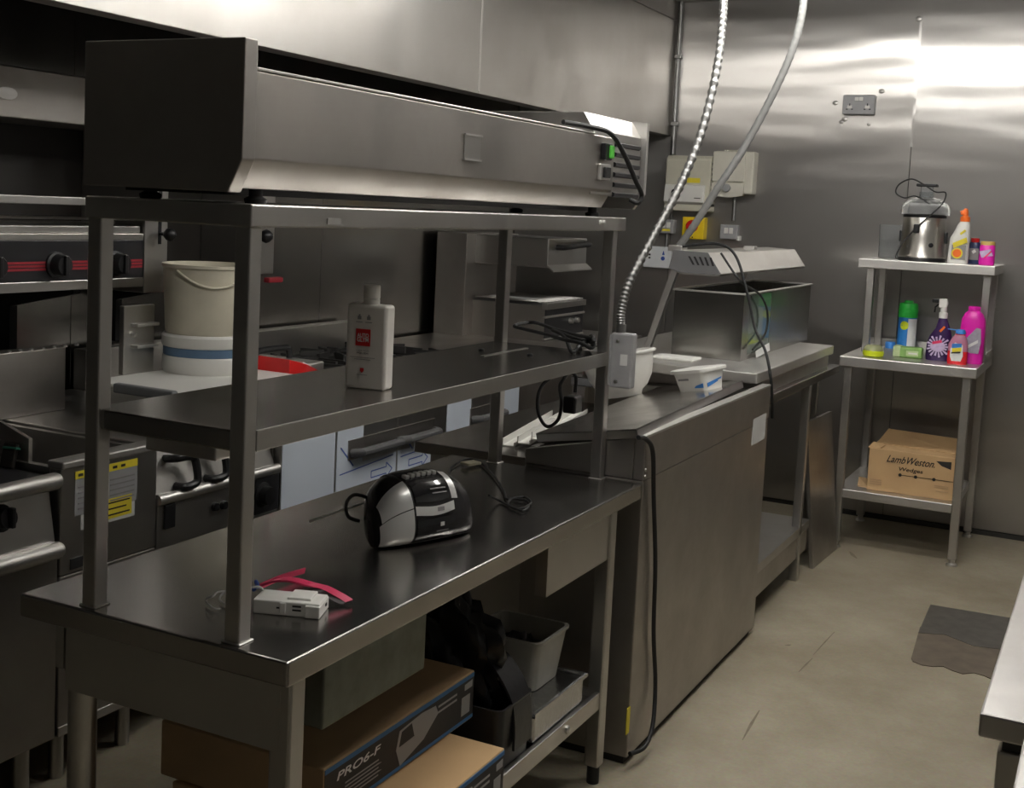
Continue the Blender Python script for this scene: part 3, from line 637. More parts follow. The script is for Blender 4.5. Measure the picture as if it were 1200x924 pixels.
OY0, OZ = 4.60, 1.378
part('upper_shelf', B().box(-.034, .585, OY0, SY1+.01, OZ-.044, OZ, .003), 'steel_bright', st)
for x in (.02, .55):
    for y in (4.65, 4.98): part('post', B().box(x-.017, x+.017, y-.017, y+.017, SZ-.001, OZ-.043, .003), 'steel', st)
# ---- cardboard carton on the undershelf
y = 4.43; z0 = .287
a, b_, c_ = P(1014, 574, y=y), P(1116, 586, y=y), P(1016, 523, y=y)
bx0, bx1, bz1 = a.x+.005, b_.x+.002, c_.z-.005
cx_ = thing('carton', ((bx0+bx1)/2, y+.15, z0), 'brown cardboard food carton printed with black script on the undershelf', 'box')
part('box', B().box(bx0, bx1, y, y+.32, z0, bz1, .003), 'cardboard_pale', cx_)
part('flap', B().hexa([V(bx0+.01, y+.14, bz1), V(bx1, y+.10, bz1), V(bx1, y+.32, bz1+.035), V(bx0+.03, y+.32, bz1+.045)], [V(bx0+.01, y+.14, bz1+.004), V(bx1, y+.10, bz1+.004), V(bx1, y+.32, bz1+.04), V(bx0+.03, y+.32, bz1+.05)]), 'cardboard_pale', cx_)
part('torn_corner', B().hexa([V(bx0-.008, y+.01, bz1-.004), V(bx0+.05, y+.0, bz1), V(bx0+.06, y+.08, bz1+.006), V(bx0, y+.1, bz1+.01)], [V(bx0-.008, y+.01, bz1+.0), V(bx0+.05, y+.0, bz1+.004), V(bx0+.06, y+.08, bz1+.01), V(bx0, y+.1, bz1+.014)]), 'cardboard_pale', cx_)
hb = bz1-z0; wbx = bx1-bx0; yy = y-.001
text('LambWeston.', (bx0+wbx*.49, yy, z0+hb*.80), (1, 0, 0), (0, 0, 1), wbx*.56, 'ink', cx_, height=hb*.17, shear=.5, bold=.012)
text('Wedges', (bx0+wbx*.50, yy, z0+hb*.575), (1, 0, 0), (0, 0, 1), wbx*.28, 'ink', cx_, height=hb*.12, shear=.15, bold=.012)
part('print_line', B().box(bx0+wbx*.38, bx1-.004, yy-.0006, yy+.002, z0+hb*.44, z0+hb*.452), 'ink', cx_)
for k in (.38, .56, .77): part('print_dot', B().lathe([(.008, 0), (.007, .001)], (bx0+wbx*k, yy, z0+hb*.446), 10, axis=(0, -1, 0)), 'ink', cx_)
part('print_shield', B().prism([V(bx1-.085, yy, z0+hb*.88), V(bx1-.018, yy, z0+hb*.9), V(bx1-.018, yy, z0+hb*.72), V(bx1-.06, yy, z0+hb*.78)], (0, -.0006, 0)), 'ink', cx_)
for (k0, k1, h0, h1) in ((.03, .17, .14, .17), (.03, .17, .19, .22), (.03, .17, .24, .27), (.2, .38, .69, .705), (.78, .94, .26, .28), (.78, .94, .3, .32), (.8, .94, .18, .195)):
    part('print_line', B().box(bx0+wbx*k0, bx0+wbx*k1, yy-.0005, yy+.002, z0+hb*h0, z0+hb*h1), 'cardboard', cx_)
q = V(bx0-.03, 4.5, .287)
tag(part('card_scrap', B().hexa([q+V(-.02, -.03, 0), q+V(.03, -.04, .0), q+V(.03, .07, .02), q+V(-.03, .05, .03)], [q+V(-.02, -.03, .003), q+V(.03, -.04, .003), q+V(.03, .07, .023), q+V(-.03, .05, .033)]), 'cardboard'), 'small scrap of brown card beside the carton', 'scrap')
# ---- cleaning things on the table
def at(u, v, z): return P(u, v, z=z)
def on_upper(u, v, y): q = P(u, v, y=y); return V(q.x, y, OZ)
# yellow gel dish
q = at(1023, 418, SZ); q.z = SZ
t = thing('gel_dish', q, 'small yellow-green gel air freshener pot', 'air freshener')
part('gel', B().lathe([(.03, 0), (.046, .004), (.05, .018), (.046, .03), (0, .031)], q, 24), 'lime', t)
part('cover', B().lathe([(.046, .03), (.046, .032), (.042, .045), (.03, .056), (0, .058)], q, 24), 'lime_clear', t)
# green sponge pack
q = at(1064, 420, SZ); q.z = SZ
t = thing('sponge_pack', q, 'green wrapped sponge scourer pack lying flat', 'sponge')
part('sponge', B().box(q.x-.07, q.x+.06, q.y-.0, q.y+.06, SZ, SZ+.052, .008), 'sponge_green', t)
part('end_wrap', B().box(q.x-.072, q.x-.035, q.y-.002, q.y+.062, SZ, SZ+.055, .008), 'pale_green', t)
part('print_panel', B().box(q.x-.01, q.x+.045, q.y-.001, q.y+.002, SZ+.012, SZ+.036), 'pale_green', t)
part('print_panel', B().box(q.x+.0, q.x+.04, q.y-.0015, q.y+.001, SZ+.02, SZ+.027), 'paper', t)
# blue object behind
q = at(1043, 408, SZ)
t = tag(part('blue_cap', B().lathe([(.024, 0), (.026, .02), (.024, .032), (.0, .034)], (q.x, q.y, SZ), 18), 'cap_blue'), 'small dark blue screw cap standing behind the green sponge pack', 'cap')
# blue/white powder can with green cap
q = at(1061, 410, SZ); q.z = SZ
t = thing('powder_can', q, 'blue and white cleaner drum with tall green cap', 'can')
part('body', B().lathe([(.0, 0), (.044, 0), (.045, .01), (.045, .165), (.04, .17)], q, 28), 'can_blue', t)
b = B()
for k in range(8):
    a0 = -1.35+k*.16; a1 = a0+.16; r = .0458
    b.quad(q+V(r*math.cos(a0), r*math.sin(a0), .012), q+V(r*math.cos(a1), r*math.sin(a1), .012), q+V(r*math.cos(a1), r*math.sin(a1), .16), q+V(r*math.cos(a0), r*math.sin(a0), .16))
part('white_label', b, 'can_white', t)
b = B(); r = .046
for k in range(16):
    a0, a1 = k*math.pi/8, (k+1)*math.pi/8
    f = lambda a, rad: q+V(r*math.cos(-1.75+rad*math.cos(a)/r), r*math.sin(-1.75+rad*math.cos(a)/r), .125+rad*math.sin(a))
    b.quad(f(a0, .001), f(a0, .022), f(a1, .022), f(a1, .001))
part('yellow_spot', b, 'lime', t)
part('cap', B().lathe([(.0465, .165), (.047, .175), (.0465, .19), (.048, .192), (.048, .205), (.0465, .207), (.0465, .222), (.042, .236), (.022, .24), (.021, .25), (0, .251)], q, 28), 'cap_green', t)
# purple spray bottle
def ell(c, rx, ry, z, n=20, p=2.6):
    out = []
    for k in range(n):
        a = 2*math.pi*k/n; ca, sa = math.cos(a), math.sin(a)
        out.append(V(c.x+rx*math.copysign(abs(ca)**(2/p), ca), c.y+ry*math.copysign(abs(sa)**(2/p), sa), c.z+z))
    return out
q = at(1098, 423, SZ); q.z = SZ; q.y += .03
t = thing('spray_bottle', q, 'dark purple trigger spray bottle with white nozzle', 'bottle')
part('body', B().loft([ell(q, .056, .028, 0), ell(q, .058, .03, .02), ell(q, .056, .03, .08), ell(q+V(.005, 0, 0), .05, .028, .115), ell(q+V(.012, 0, 0), .034, .024, .15), ell(q+V(.01, 0, 0), .024, .02, .18), ell(q+V(.008, 0, 0), .017, .017, .205)]), 'purple', t)
cst = q+V(-.002, -.0325, .068)
for k in range(18):
    a = 2*math.pi*k/18; r1 = .05 if k % 2 else .058
    d = V(math.cos(a), 0, math.sin(a)*.9); n = V(-d.z, 0, d.x).normalized()
    e1 = cst+d*r1*(.86 if abs(math.cos(a)) > .8 else 1)
    part('starburst_ray', B().prism([cst+d*.012-n*.0015, e1-n*.0045, e1+n*.0045, cst+d*.012+n*.0015], (0, .004, 0)), 'lilac', t)
part('starburst', B().lathe([(.026, 0), (.024, .002)], cst, 16, axis=(0, -1, 0), sx=1.3), 'lilac', t)
part('red_print', B().obox(cst+V(-.004, -.003, .02), (.042, 0, .012), (0, .002, 0), (-.003, 0, .012)), 'pink', t)
part('orange_print', B().obox(q+V(.012, -.027, .15), (.02, 0, .025), (0, .002, 0), (-.008, 0, .006)), 'orange', t)
part('neck', B().lathe([(.02, .2), (.02, .225), (.014, .228), (.014, .25)], q+V(.008, 0, 0), 16), 'white_plastic', t)
part('spray_head', B().prism([q+V(-.014, -.012, .248), q+V(.02, -.012, .248), q+V(.026, -.012, .27), q+V(.02, -.012, .292), q+V(-.014, -.012, .29)], (0, .024, 0), .004), 'white_plastic', t)
part('nozzle', B().box(q.x-.045, q.x-.013, q.y-.009, q.y+.009, .27+SZ, .289+SZ, .003), 'black_plastic', t)
part('trigger', B().tube([q+V(-.012, 0, .268), q+V(-.03, 0, .25), q+V(-.032, 0, .225)], .004, 8), 'black_plastic', t)
# magenta detergent bottle
q = P(1137, 424, y=4.56); q.z = SZ
t = thing('detergent_bottle', q, 'tall magenta detergent bottle with grey label', 'bottle')
part('body', B().loft([ell(q, .052, .036, 0), ell(q, .055, .038, .02), ell(q, .055, .038, .17), ell(q, .052, .037, .205), ell(q, .04, .032, .232), ell(q, .026, .024, .245)]), 'magenta', t)
part('cap', B().lathe([(.027, .244), (.027, .262), (.024, .266), (0, .267)], q, 22), 'magenta', t)
part('label_panel', B().prism([q+V(-.0, -.0385, .05), q+V(.035, -.0385, .05), q+V(.043, -.0385, .1), q+V(.038, -.0385, .165), q+V(.02, -.0385, .17), q+V(-.02, -.0385, .12), q+V(-.02, -.0385, .06)], (0, .003, 0)), 'label_grey', t)
part('label_stripe', B().prism([q+V(-.015, -.0395, .07), q+V(.03, -.0395, .1), q+V(.03, -.0395, .115), q+V(-.015, -.0395, .085)], (0, .002, 0)), 'paper', t)
# red small bottle with blue cap
q = P(1121, 428, y=4.47); q.z = SZ
t = thing('dish_soap_bottle', q, 'small red and clear bottle with blue flip cap before the magenta bottle', 'bottle')
part('red_base', B().loft([ell(q, .042, .024, 0), ell(q, .044, .025, .01), ell(q, .044, .025, .06)]), 'red_liquid', t)
part('upper_body', B().loft([ell(q, .0435, .0245, .0595), ell(q, .043, .024, .09), ell(q+V(.003, 0, 0), .032, .02, .12), ell(q+V(.005, 0, 0), .022, .016, .135)]), 'pink_clear', t)
part('red_collar', B().loft([ell(q+V(.005, 0, 0), .0235, .017, .125), ell(q+V(.006, 0, 0), .021, .015, .14)]), 'red_liquid', t)
part('cap', B().lathe([(.022, .14), (.023, .15), (.018, .16), (0, .161)], q+V(.006, 0, 0), 16), 'cap_blue', t)
part('cap_flap', B().obox(q+V(-.028, 0, .157), (.045, 0, -.004), (0, .012, 0), (0, 0, .005), .002), 'cap_blue', t)
part('label_panel', B().prism([q+V(-.022, -.0262, .015), q+V(.018, -.0262, .015), q+V(.026, -.0262, .04), q+V(.022, -.0262, .09), q+V(-.012, -.0262, .1), q+V(-.03, -.0262, .07), q+V(-.03, -.0262, .035)], (0, .003, 0)), 'paper', t)
part('label_blue', B().obox(q+V(-.003, -.0275, .086), (.042, 0, .004), (0, .002, 0), (0, 0, .02)), 'cap_blue', t)
part('label_yellow', B().obox(q+V(-.002, -.028, .068), (.04, 0, .008), (0, .002, 0), (-.002, 0, .018)), 'label_yellow', t)
part('label_ink', B().obox(q+V(-.005, -.028, .054), (.04, 0, .006), (0, .002, 0), (0, 0, .006)), 'ink', t)
# ---- upper shelf: juicer etc.
q = on_upper(1080, 304, 4.76)
t = thing('juicer', q, 'steel juicer with clear domed lid and coiled black cord on the upper shelf', 'juicer')
R_ = .112; JH = 1.12
JS = lambda pr: [(r, z*JH) for r, z in pr]
part('base', B().lathe(JS([(R_*.98, 0), (R_*1.0, .012), (R_*.98, .016)]), q, 36), 'black_plastic', t)
part('body', B().lathe(JS([(R_*.97, .014), (R_*1.0, .02), (R_*.95, .04), (R_*.92, .1), (R_*.88, .185), (R_*.86, .19)]), q, 36), 'juicer_steel', t)
part('seal_ring', B().lathe(JS([(R_*.88, .188), (R_*.9, .19), (R_*.9, .2), (R_*.86, .204)]), q, 36), 'black_plastic', t)
part('dome_lid', B().lathe(JS([(R_*1.02, .2), (R_*1.03, .212), (R_*.98, .238), (R_*.8, .262), (R_*.4, .275), (R_*.3, .277), (R_*.3, .3), (R_*.28, .3), (R_*.28, .274), (R_*.75, .255), (R_*.93, .23), (R_*.97, .2)]), q, 36, cap=False), 'clear_plastic', t)
part('feed_chute', B().lathe(JS([(.03, .275), (.03, .325), (.027, .325), (.027, .275)]), q+V(-.0, 0, 0), 20, cap=False), 'clear_plastic', t)
part('pusher', B().box(q.x-.048, q.x+.048, q.y-.03, q.y+.03, q.z+.322*JH, q.z+.334*JH, .004), 'black_plastic', t)
part('knob', B().lathe([(.012, 0), (.011, .01), (0, .011)], q+V(.048, -.088, .08), 14, axis=(.4, -1, 0)), 'black_plastic', t)
for s in (-1, 1):
    part('clamp_arm', B().box(q.x+s*.103-.008, q.x+s*.103+.008, q.y-.02, q.y+.02, q.z+.09, q.z+.145, .004), 'black_plastic', t)
part('print_line', B().obox(q+V(-.035, -.095, .072), (.05, -.016, 0), (.001, .002, 0), (0, 0, .005)), 'ink_grey', t)
part('print_mark', B().obox(q+V(-.035, -.096, .052), (.016, -.005, 0), (.001, .002, 0), (0, 0, .008)), 'ink_grey', t)
yj = q.y-.112
part('cord', B().tube(spline([q+V(.02, -.03, .28), P(1073, 230, y=yj), P(1060, 232, y=yj), P(1050, 226, y=yj), P(1054, 216, y=yj), P(1068, 210, y=yj), P(1082, 216, y=yj), P(1096, 225, y=yj), P(1108, 226, y=yj), P(1105, 238, y=yj), P(1093, 250, y=yj), P(1076, 265, y=yj), P(1060, 282, y=yj), P(1051, 297, y=yj), P(1050, 303, y=yj)], 8), .0035, 6), 'black_rubber', t)
pq = P(1074, 268, y=yj+.005); part('plug', B().box(pq.x-.014, pq.x+.014, pq.y-.012, pq.y+.018, pq.z-.022, pq.z+.022, .006), 'black_plastic', t)
q = on_upper(1043, 303, 4.875)
part_ = part('measuring_jug', B().lathe([(.055, 0), (.058, .01), (.062, .17), (.06, .17), (.054, .01), (0, .008)], q, 28), 'clear_plastic'); tag(part_, 'clear plastic measuring jug beside the juicer', 'jug')
q = on_upper(1122, 307, 4.68)
t = thing('cleaner_bottle', q, 'white bathroom cleaner bottle with orange spout cap', 'bottle')
part('body', B().loft([ell(q, .046, .028, 0), ell(q, .047, .029, .01), ell(q+V(.003, 0, 0), .044, .028, .12), ell(q+V(.01, 0, 0), .036, .026, .15), ell(q+V(.016, 0, 0), .028, .022, .185), ell(q+V(.019, 0, 0), .018, .017, .205)]), 'white_plastic', t)
part('cap', B().lathe([(.022, .2), (.022, .222), (.013, .226), (.012, .25), (.008, .262), (0, .263)], q+V(.019, 0, 0), 16), 'orange', t)
part('spout', B().obox(q+V(.012, 0, .245), (.03, 0, .012), (0, .02, 0), (-.006, 0, .02), .003), 'orange', t)
part('label_yellow', B().obox(q+V(.008, -.0295, .1), (.06, 0, .03), (0, .002, 0), (-.006, 0, .024)), 'label_yellow', t)
part('label_panel', B().obox(q+V(.004, -.0292, .055), (.064, 0, 0), (0, .002, 0), (0, 0, .07)), 'ink_grey', t)
part('label_disc', B().lathe([(.02, 0), (.018, .002)], q+V(-.002, -.03, .05), 18, axis=(0, -1, 0)), 'orange', t)
part('label_disc', B().lathe([(.026, 0), (.025, .001)], q+V(-.002, -.0298, .05), 18, axis=(0, -1, 0)), 'label_yellow', t)
part('label_yellow', B().obox(q+V(.017, -.0285, .15), (.022, 0, .02), (0, .002, 0), (-.006, 0, .008)), 'label_yellow', t)
q = on_upper(1141, 306, 4.80)
t = thing('tonic_bottle', q, 'small navy bottle with red cap behind the orange-capped cleaner', 'bottle')
part('body', B().loft([ell(q, .03, .022, 0), ell(q, .031, .023, .02), ell(q, .031, .023, .085), ell(q, .025, .02, .1), ell(q, .02, .018, .105)]), 'navy', t)
part('cap', B().lathe([(.02, .104), (.02, .124), (0, .126)], q, 16), 'red', t)
part('label_panel', B().box(q.x-.022, q.x+.022, q.y-.0242, q.y-.022, q.z+.02, q.z+.075), 'ink_grey', t)
part('print_mark', B().obox(q+V(0, -.0248, .06), (.014, 0, .01), (0, .001, 0), (-.008, 0, .012)), 'paper', t)
q = on_upper(1156, 307, 4.73)
t = thing('powder_tub', q, 'small pink and purple tub with yellow lid at the end of the upper shelf', 'tub')
part('body', B().loft([ell(q, .034, .026, 0), ell(q, .036, .028, .015), ell(q, .034, .027, .09), ell(q, .03, .024, .096)]), 'magenta', t)
part('lid', B().lathe([(.033, .094), (.033, .108), (.03, .112), (0, .113)], q, 22, sy=.8), 'amber', t)
part('label_panel', B().obox(q+V(-.002, -.029, .055), (.05, 0, .012), (0, .002, 0), (-.012, 0, .03)), 'lilac', t)
part('label_stripe', B().obox(q+V(.006, -.03, .05), (.03, 0, .034), (0, .001, 0), (-.005, 0, .005)), 'pink', t)
# ================================================================== RIGHT-HAND TABLES
rt = thing('prep_table', (1.35, 1.4, 0), 'bright stainless prep table whose corner overlooks the drain cover', 'table')
rx, ry = .984, .427
part('tabletop', B().box(rx, 1.75, ry, 2.1, H-.038, H, .004), 'steel_dented', rt)
for (x, y) in ((rx+.05, ry+.035), (1.7, ry+.035), (rx+.05, 2.05), (1.7, 2.05)):
    part('leg', B().box(x-.022, x+.022, y-.022, y+.022, 0, H-.058, .004), 'steel', rt)
    part('bracket', B().box(x-.016, x+.016, y-.014, y+.014, H-.06, H-.037), 'black_enamel', rt)
r2 = thing('near_worktop', (1.4, -.1, 0), 'pale stainless worktop corner standing just before the prep table', 'table')
part('tabletop', B().box(1.05, 1.75, -.75, .375, H-.04, H+.001, .004), 'steel_dented', r2)
for (x, y) in ((1.12, .3), (1.7, .3), (1.12, -.7), (1.7, -.7)): part('leg', B().box(x-.02, x+.02, y-.02, y+.02, 0, H-.039, .004), 'steel', r2)
# ================================================================== THINGS ON THE GANTRY TABLE
# ---- polish bottle
q0, q1 = P(403, 454, z=ZM), P(450, 459, z=ZM)
ux = (q1-q0); ux.z = 0; wv = ux.length; ux.normalize(); uy = V(-ux.y, ux.x, 0)
zt_ = P(430, 357, y=(q0.y+q1.y)/2).z; zc_ = P(433, 334, y=(q0.y+q1.y)/2+.02).z
bo = thing('polish_bottle', ((q0+q1)/2+uy*.02), 'white plastic car polish bottle with red square logo standing on the gantry shelf', 'bottle')
dep = .042; ctr = (q0+q1)/2+uy*dep/2; ctr.z = ZM
part('body', B().obox(ctr+V(0, 0, (zt_-ZM)/2), ux*wv, uy*dep, (0, 0, zt_-ZM), .0075, 4), 'bottle_white', bo)
part('neck', B().lathe([(.017, -.006), (.017, .010), (.0155, .0105), (.0155, .0115), (.017, .012)], V(ctr.x, ctr.y, zt_), 24), 'bottle_white', bo)
part('cap', B().lathe([(.0172, .012), (.0172, zc_-zt_-.006), (.0168, zc_-zt_-.005), (.0172, zc_-zt_-.004), (.0165, zc_-zt_), (0, zc_-zt_)], V(ctr.x, ctr.y, zt_), 24), 'bottle_white', bo)
fo = (q0+q1)/2; fo.z = ZM; hb = zt_-ZM; UZ = V(0, 0, 1); nf = -uy
fc = lambda a, h: fo+ux*(a*wv)+UZ*(h*hb)+nf*.0004
part('logo_square', B().obox(fc(-.065, .61), ux*wv*.36, uy*.0012, UZ*hb*.2), 'red', bo)
text('AUTO', fc(-.065, .635)+nf*.0004, ux, UZ, wv*.29, 'paper', bo, height=hb*.05, bold=.03)
text('GLYM', fc(-.065, .585)+nf*.0004, ux, UZ, wv*.29, 'paper', bo, height=hb*.055, bold=.03)
text('SUPER RESIN', fc(-.065, .455), ux, UZ, wv*.32, 'ink_grey', bo, height=hb*.018)
text('POLISH', fc(-.065, .425), ux, UZ, wv*.28, 'ink', bo, height=hb*.022, bold=.01)
for h, ww in ((.375, .62), (.35, .4), (.17, .26)): part('print_line', B().obox(fc(-.065, h), ux*wv*ww, uy*.0006, UZ*hb*.006), 'ink_grey', bo)
for a in (-.17, .06):
    part('crest', B().obox(fc(a, .84), ux*wv*.09, uy*.0006, UZ*hb*.04), 'ink_grey', bo); part('crest', B().obox(fc(a, .865), ux*wv*.04, uy*.0006, UZ*hb*.03), 'ink_grey', bo)
    part('print_line', B().obox(fc(a, .79), ux*wv*.16, uy*.0006, UZ*hb*.008), 'ink_grey', bo)
part('logo_shield', B().prism([fc(-.11, .25), fc(-.02, .25), fc(-.02, .215), fc(-.065, .19), fc(-.11, .215)], nf*.0006), 'red', bo)
# ---- coiled cable on the shelf and hanging plug
cz = ZM
cc = thing('coiled_cable', P(670, 405, z=ZM), 'black mains cable coiled at the end of the gantry shelf with plug hanging below', 'cable')
pz = lambda u, v, h=0: P(u, v, z=ZM+h)
lp = [pz(603, 382, .012), pz(625, 378, .02), pz(650, 386, .03), pz(675, 393, .035), pz(693, 397, .04), pz(696, 402, .03), pz(693, 408, .02), pz(680, 402, .03), pz(660, 398, .03), pz(640, 392, .02), pz(615, 386, .012)]
part('coil', B().tube(spline(lp, 8, True), .0055, 8, True), 'black_rubber', cc)
lp = [pz(648, 387, .03), pz(662, 395, .03), pz(670, 413, .006), pz(680, 405, .02), pz(691, 397, .035), pz(695, 394, .04), pz(696, 403, .03), pz(690, 400, .03), pz(672, 396, .035)]
part('coil', B().tube(spline(lp, 8, True), .0055, 8, True), 'black_rubber', cc)
lp = [pz(690, 397, .02), pz(693, 394, .04), pz(696, 398, .045), pz(694, 406, .02), pz(691, 408, .008), pz(686, 403, .02)]
part('coil', B().tube(spline(lp, 8, True), .0055, 8, True), 'black_rubber', cc)
YH = 1.582   # hangs over the far edge of the shelf, between the posts
ph = lambda u, v: P(u, v, y=YH)
c0_ = ph(674, 440)
part('hanging_loop', B().tube(spline([pz(688, 404, .02), V(c0_.x+.02, 1.545, ZM+.012), V(c0_.x+.012, YH, ZM+.002), V(c0_.x+.006, YH, ZM-.03), ph(660, 445), ph(656, 455), ph(658, 472), ph(654, 492), ph(641, 500), ph(631, 485), ph(631, 462), ph(641, 446), ph(660, 438), ph(674, 440), ph(674, 460)], 8), .005, 8), 'black_rubber', cc)
a = ph(671, 473)
part('plug', B().box(a.x-.02, a.x+.02, a.y-.026, a.y+.026, a.z-.026, a.z+.022, .006), 'black_plastic', cc)
# ---- radio
A0, A1 = P(464, 648, z=H), P(560, 619, z=H)
ux = (A1-A0); ux.z = 0; ux.normalize(); uy = V(-ux.y, ux.x, 0); UZ = V(0, 0, 1)
if uy.x > 0: uy = -uy          # uy points to the back of the radio
RLn, RD, RH = .27, .14, .145
ux = Matrix.Rotation(-.2, 3, 'Z') @ ux; uy = V(-ux.y, ux.x, 0)
rc = P(517, 641, z=H)+uy*RD*.5; rc.z = H
rd = thing('radio_cd_player', rc, 'rounded silver and black portable radio CD player lying on the table', 'radio')
def rdim(t):
    e = max(0.0, 1-abs(t)**2.6)**.5
    return RD*.5*(.14+.86*e), RH*(.34+.66*e)
def rsec(t, grow=0.0, n=32):
    """flat-bottomed section of the body at t in -1..1 along its length, leaning back"""
    hd_, hh = rdim(t); hd_ += grow; hh += grow
    out = []
    for k in range(n):
        a = 2*math.pi*k/n; ca, sa = math.cos(a), math.sin(a)
        yv = hd_*math.copysign(abs(ca)**.7, ca); zv = hh*(.5+.5*math.copysign(abs(sa)**.8, sa))
        out.append(rc+ux*(t*RLn/2)+uy*(yv+(zv/RH)*.03)+UZ*(zv+.003))
    return out
def rspan(t0, t1, k=10, grow=0.0): return [rsec(t0+(t1-t0)*i/k, grow) for i in range(k+1)]
part('body', B().loft([rsec(-.995, -.006)]+rspan(-.97, .97, 28)+[rsec(.995, -.006)]), 'radio_black', rd)
part('centre_ring', B().loft(rspan(-.475, -.445, 2, .0015)), 'black_plastic', rd)
def rsurf(t, h, off=.002):
    """point on the front of the body at height fraction h"""
    hd_, hh = rdim(t); s = 2*h-1; sa = math.copysign(abs(s)**(1/.8), s); ca = -math.sqrt(max(0, 1-sa*sa))
    yv = hd_*math.copysign(abs(ca)**.7, ca); zv = hh*h
    nv = V(0, -(1-max(0, s)**2)**.5, max(0, s))
    return rc+ux*(t*RLn/2)+uy*(yv+(zv/RH)*.03+nv.y*off)+UZ*(zv+.003+nv.z*off)
def patch(t0, t1, h0, h1, mat, name, off=.002, nt=10, nh=6, curve=0):
    b = B(); vs = []
    for i in range(nt+1):
        t = t0+(t1-t0)*i/nt; row = []
        for j in range(nh+1):
            h = h0+(h1-h0)*j/nh - curve*math.sin(math.pi*i/nt)
            row.append(b.bm.verts.new(rsurf(t, h, off)))
        vs.append(row)
    for i in range(nt):
        for j in range(nh): b.bm.faces.new([vs[i][j], vs[i+1][j], vs[i+1][j+1], vs[i][j+1]]).smooth = True
    return part(name, b, mat, rd)
patch(-.965, -.47, .04, .60, 'silver_plastic', 'speaker_front', .002, 12, 12)
patch(-.94, -.47, .615, .97, 'silver_plastic', 'speaker_top', .002, 12, 10)
patch(-.44, .34, .50, .63, 'silver_plastic', 'front_band', .003, curve=.05)
patch(-.42, .30, .68, .93, 'radio_window', 'cassette_window', .003, curve=.04)
patch(-.42, .34, .09, .44, 'radio_window', 'cd_door', .0025, curve=.03)
patch(-.03, .11, .505, .56, 'ink_grey', 'display_window', .0042, 4, 2)
patch(-.93, .93, .012, .05, 'silver_plastic', 'base_strip', .003, 18, 2)
patch(.30, .44, .66, .99, 'silver_plastic', 'ring_highlight', .0025, 6, 8)  # silver patch paints in the highlight on the top-right ring
for (t0, t1, h) in ((-.1, .22, .80), (-.08, .22, .745), (-.05, .2, .2)):
    patch(t0, t1, h, h+.016, 'ink_grey', 'print_line', .004, 4, 1)
patch(.02, .1, .28, .34, 'paper', 'print_mark', .004, 3, 2)
for k in range(6):
    t = -.36+k*.11; p_ = rsurf(t, .97, .0)
    part('button', B().obox(p_+uy*.008+UZ*.004, ux*.011, uy*.016, UZ*.009, .002), 'silver_plastic', rd)
part('antenna', B().cyl(rc+ux*.06+uy*.085+UZ*.1, rc-ux*.24+uy*.08+UZ*.055, .0028, 8), 'steel_bright', rd)
hp = rc-ux*.115+uy*.075
part('carry_strap', B().tube(spline([hp+UZ*.04, hp-ux*.03+UZ*.055, hp-ux*.035+UZ*.085, hp-ux*.015+UZ*.1, hp+ux*.02+UZ*.09], 8), .0042, 8), 'black_rubber', rd)
zf = lambda u, v, h=.006: P(u, v, z=H+h)
part('power_cord', B().tube(spline([zf(528, 560, .03), zf(527, 551), zf(536, 543), zf(549, 538), zf(562, 542), zf(578, 557), zf(590, 575), zf(594, 585), zf(606, 583), zf(616, 583), zf(622, 590), zf(608, 597), zf(596, 592), zf(600, 585), zf(618, 587)], 8), .003, 6), 'black_rubber', rd)
part('power_cord', B().tube(spline([zf(573, 581, .03), zf(585, 587), zf(600, 594), zf(612, 599), zf(620, 594)], 8), .003, 6), 'black_rubber', rd)
a = zf(552, 543, .01); part('cord_tape', B().obox(a, ux*.05, uy*.035, UZ*.008, .002), 'tape', rd)
# ---- white electrical module with wires
A0, A1 = P(296, 719, z=H), P(374, 726, z=H); ux = (A1-A0); ux.z = 0; ln = ux.length; ux.normalize(); uy = V(-ux.y, ux.x, 0)
wv = .06; c0 = A0+uy*wv/2; c0.z = H
mo = thing('electrical_module', c0+ux*ln*.5, 'white stepped plastic electrical module beside the front gantry post', 'electrical part')
part('base', B().obox(c0+ux*ln*.5+UZ*.013, ux*ln, uy*wv, UZ*.026, .0025), 'white_plastic', mo)
part('raised_block', B().obox(c0+ux*ln*.66+UZ*.02+uy*.008, ux*ln*.36, uy*(wv-.012), UZ*.02, .002), 'white_plastic', mo)
part('clip', B().obox(c0+ux*ln*.45+UZ*.014, ux*.012, uy*(wv+.004), UZ*.02, .002), 'white_plastic', mo)
part('end_block', B().obox(c0+ux*ln*.9+UZ*.012-uy*.002, ux*ln*.22, uy*(wv+.006), UZ*.022, .002), 'white_plastic', mo)
for (k, hh, ww) in ((.38, .014, .006), (.66, .019, .016), (.66, .012, .016)): part('slot', B().obox(c0+ux*ln*k-uy*(wv/2+.0003)+UZ*hh, ux*ww, uy*.001, UZ*.003), 'ink', mo)
part('slot', B().obox(c0+ux*(ln+.0015)+uy*.01+UZ*.014, ux*.002, uy*.008, UZ*.005), 'ink', mo)
part('wire', B().tube(spline([zf(298, 690, .02), zf(308, 692, .03), zf(303, 688, .04), zf(290, 690, .035), zf(272, 692, .02), zf(260, 697, .012), zf(258, 704, .006), zf(266, 710, .004)], 8), .002, 6), 'wire_white', mo)
part('wire', B().tube(spline([zf(272, 693, .01), zf(256, 694, .018), zf(250, 699, .02), zf(243, 702, .012), zf(242, 706, .006), zf(250, 713, .004), zf(258, 714, .004)], 8), .0017, 6), 'wire_white', mo)
part('blue_wire', B().tube(spline([zf(300, 682, .02), zf(302, 688, .025), zf(296, 692, .02)], 6), .004, 6), 'ink_blue', mo)
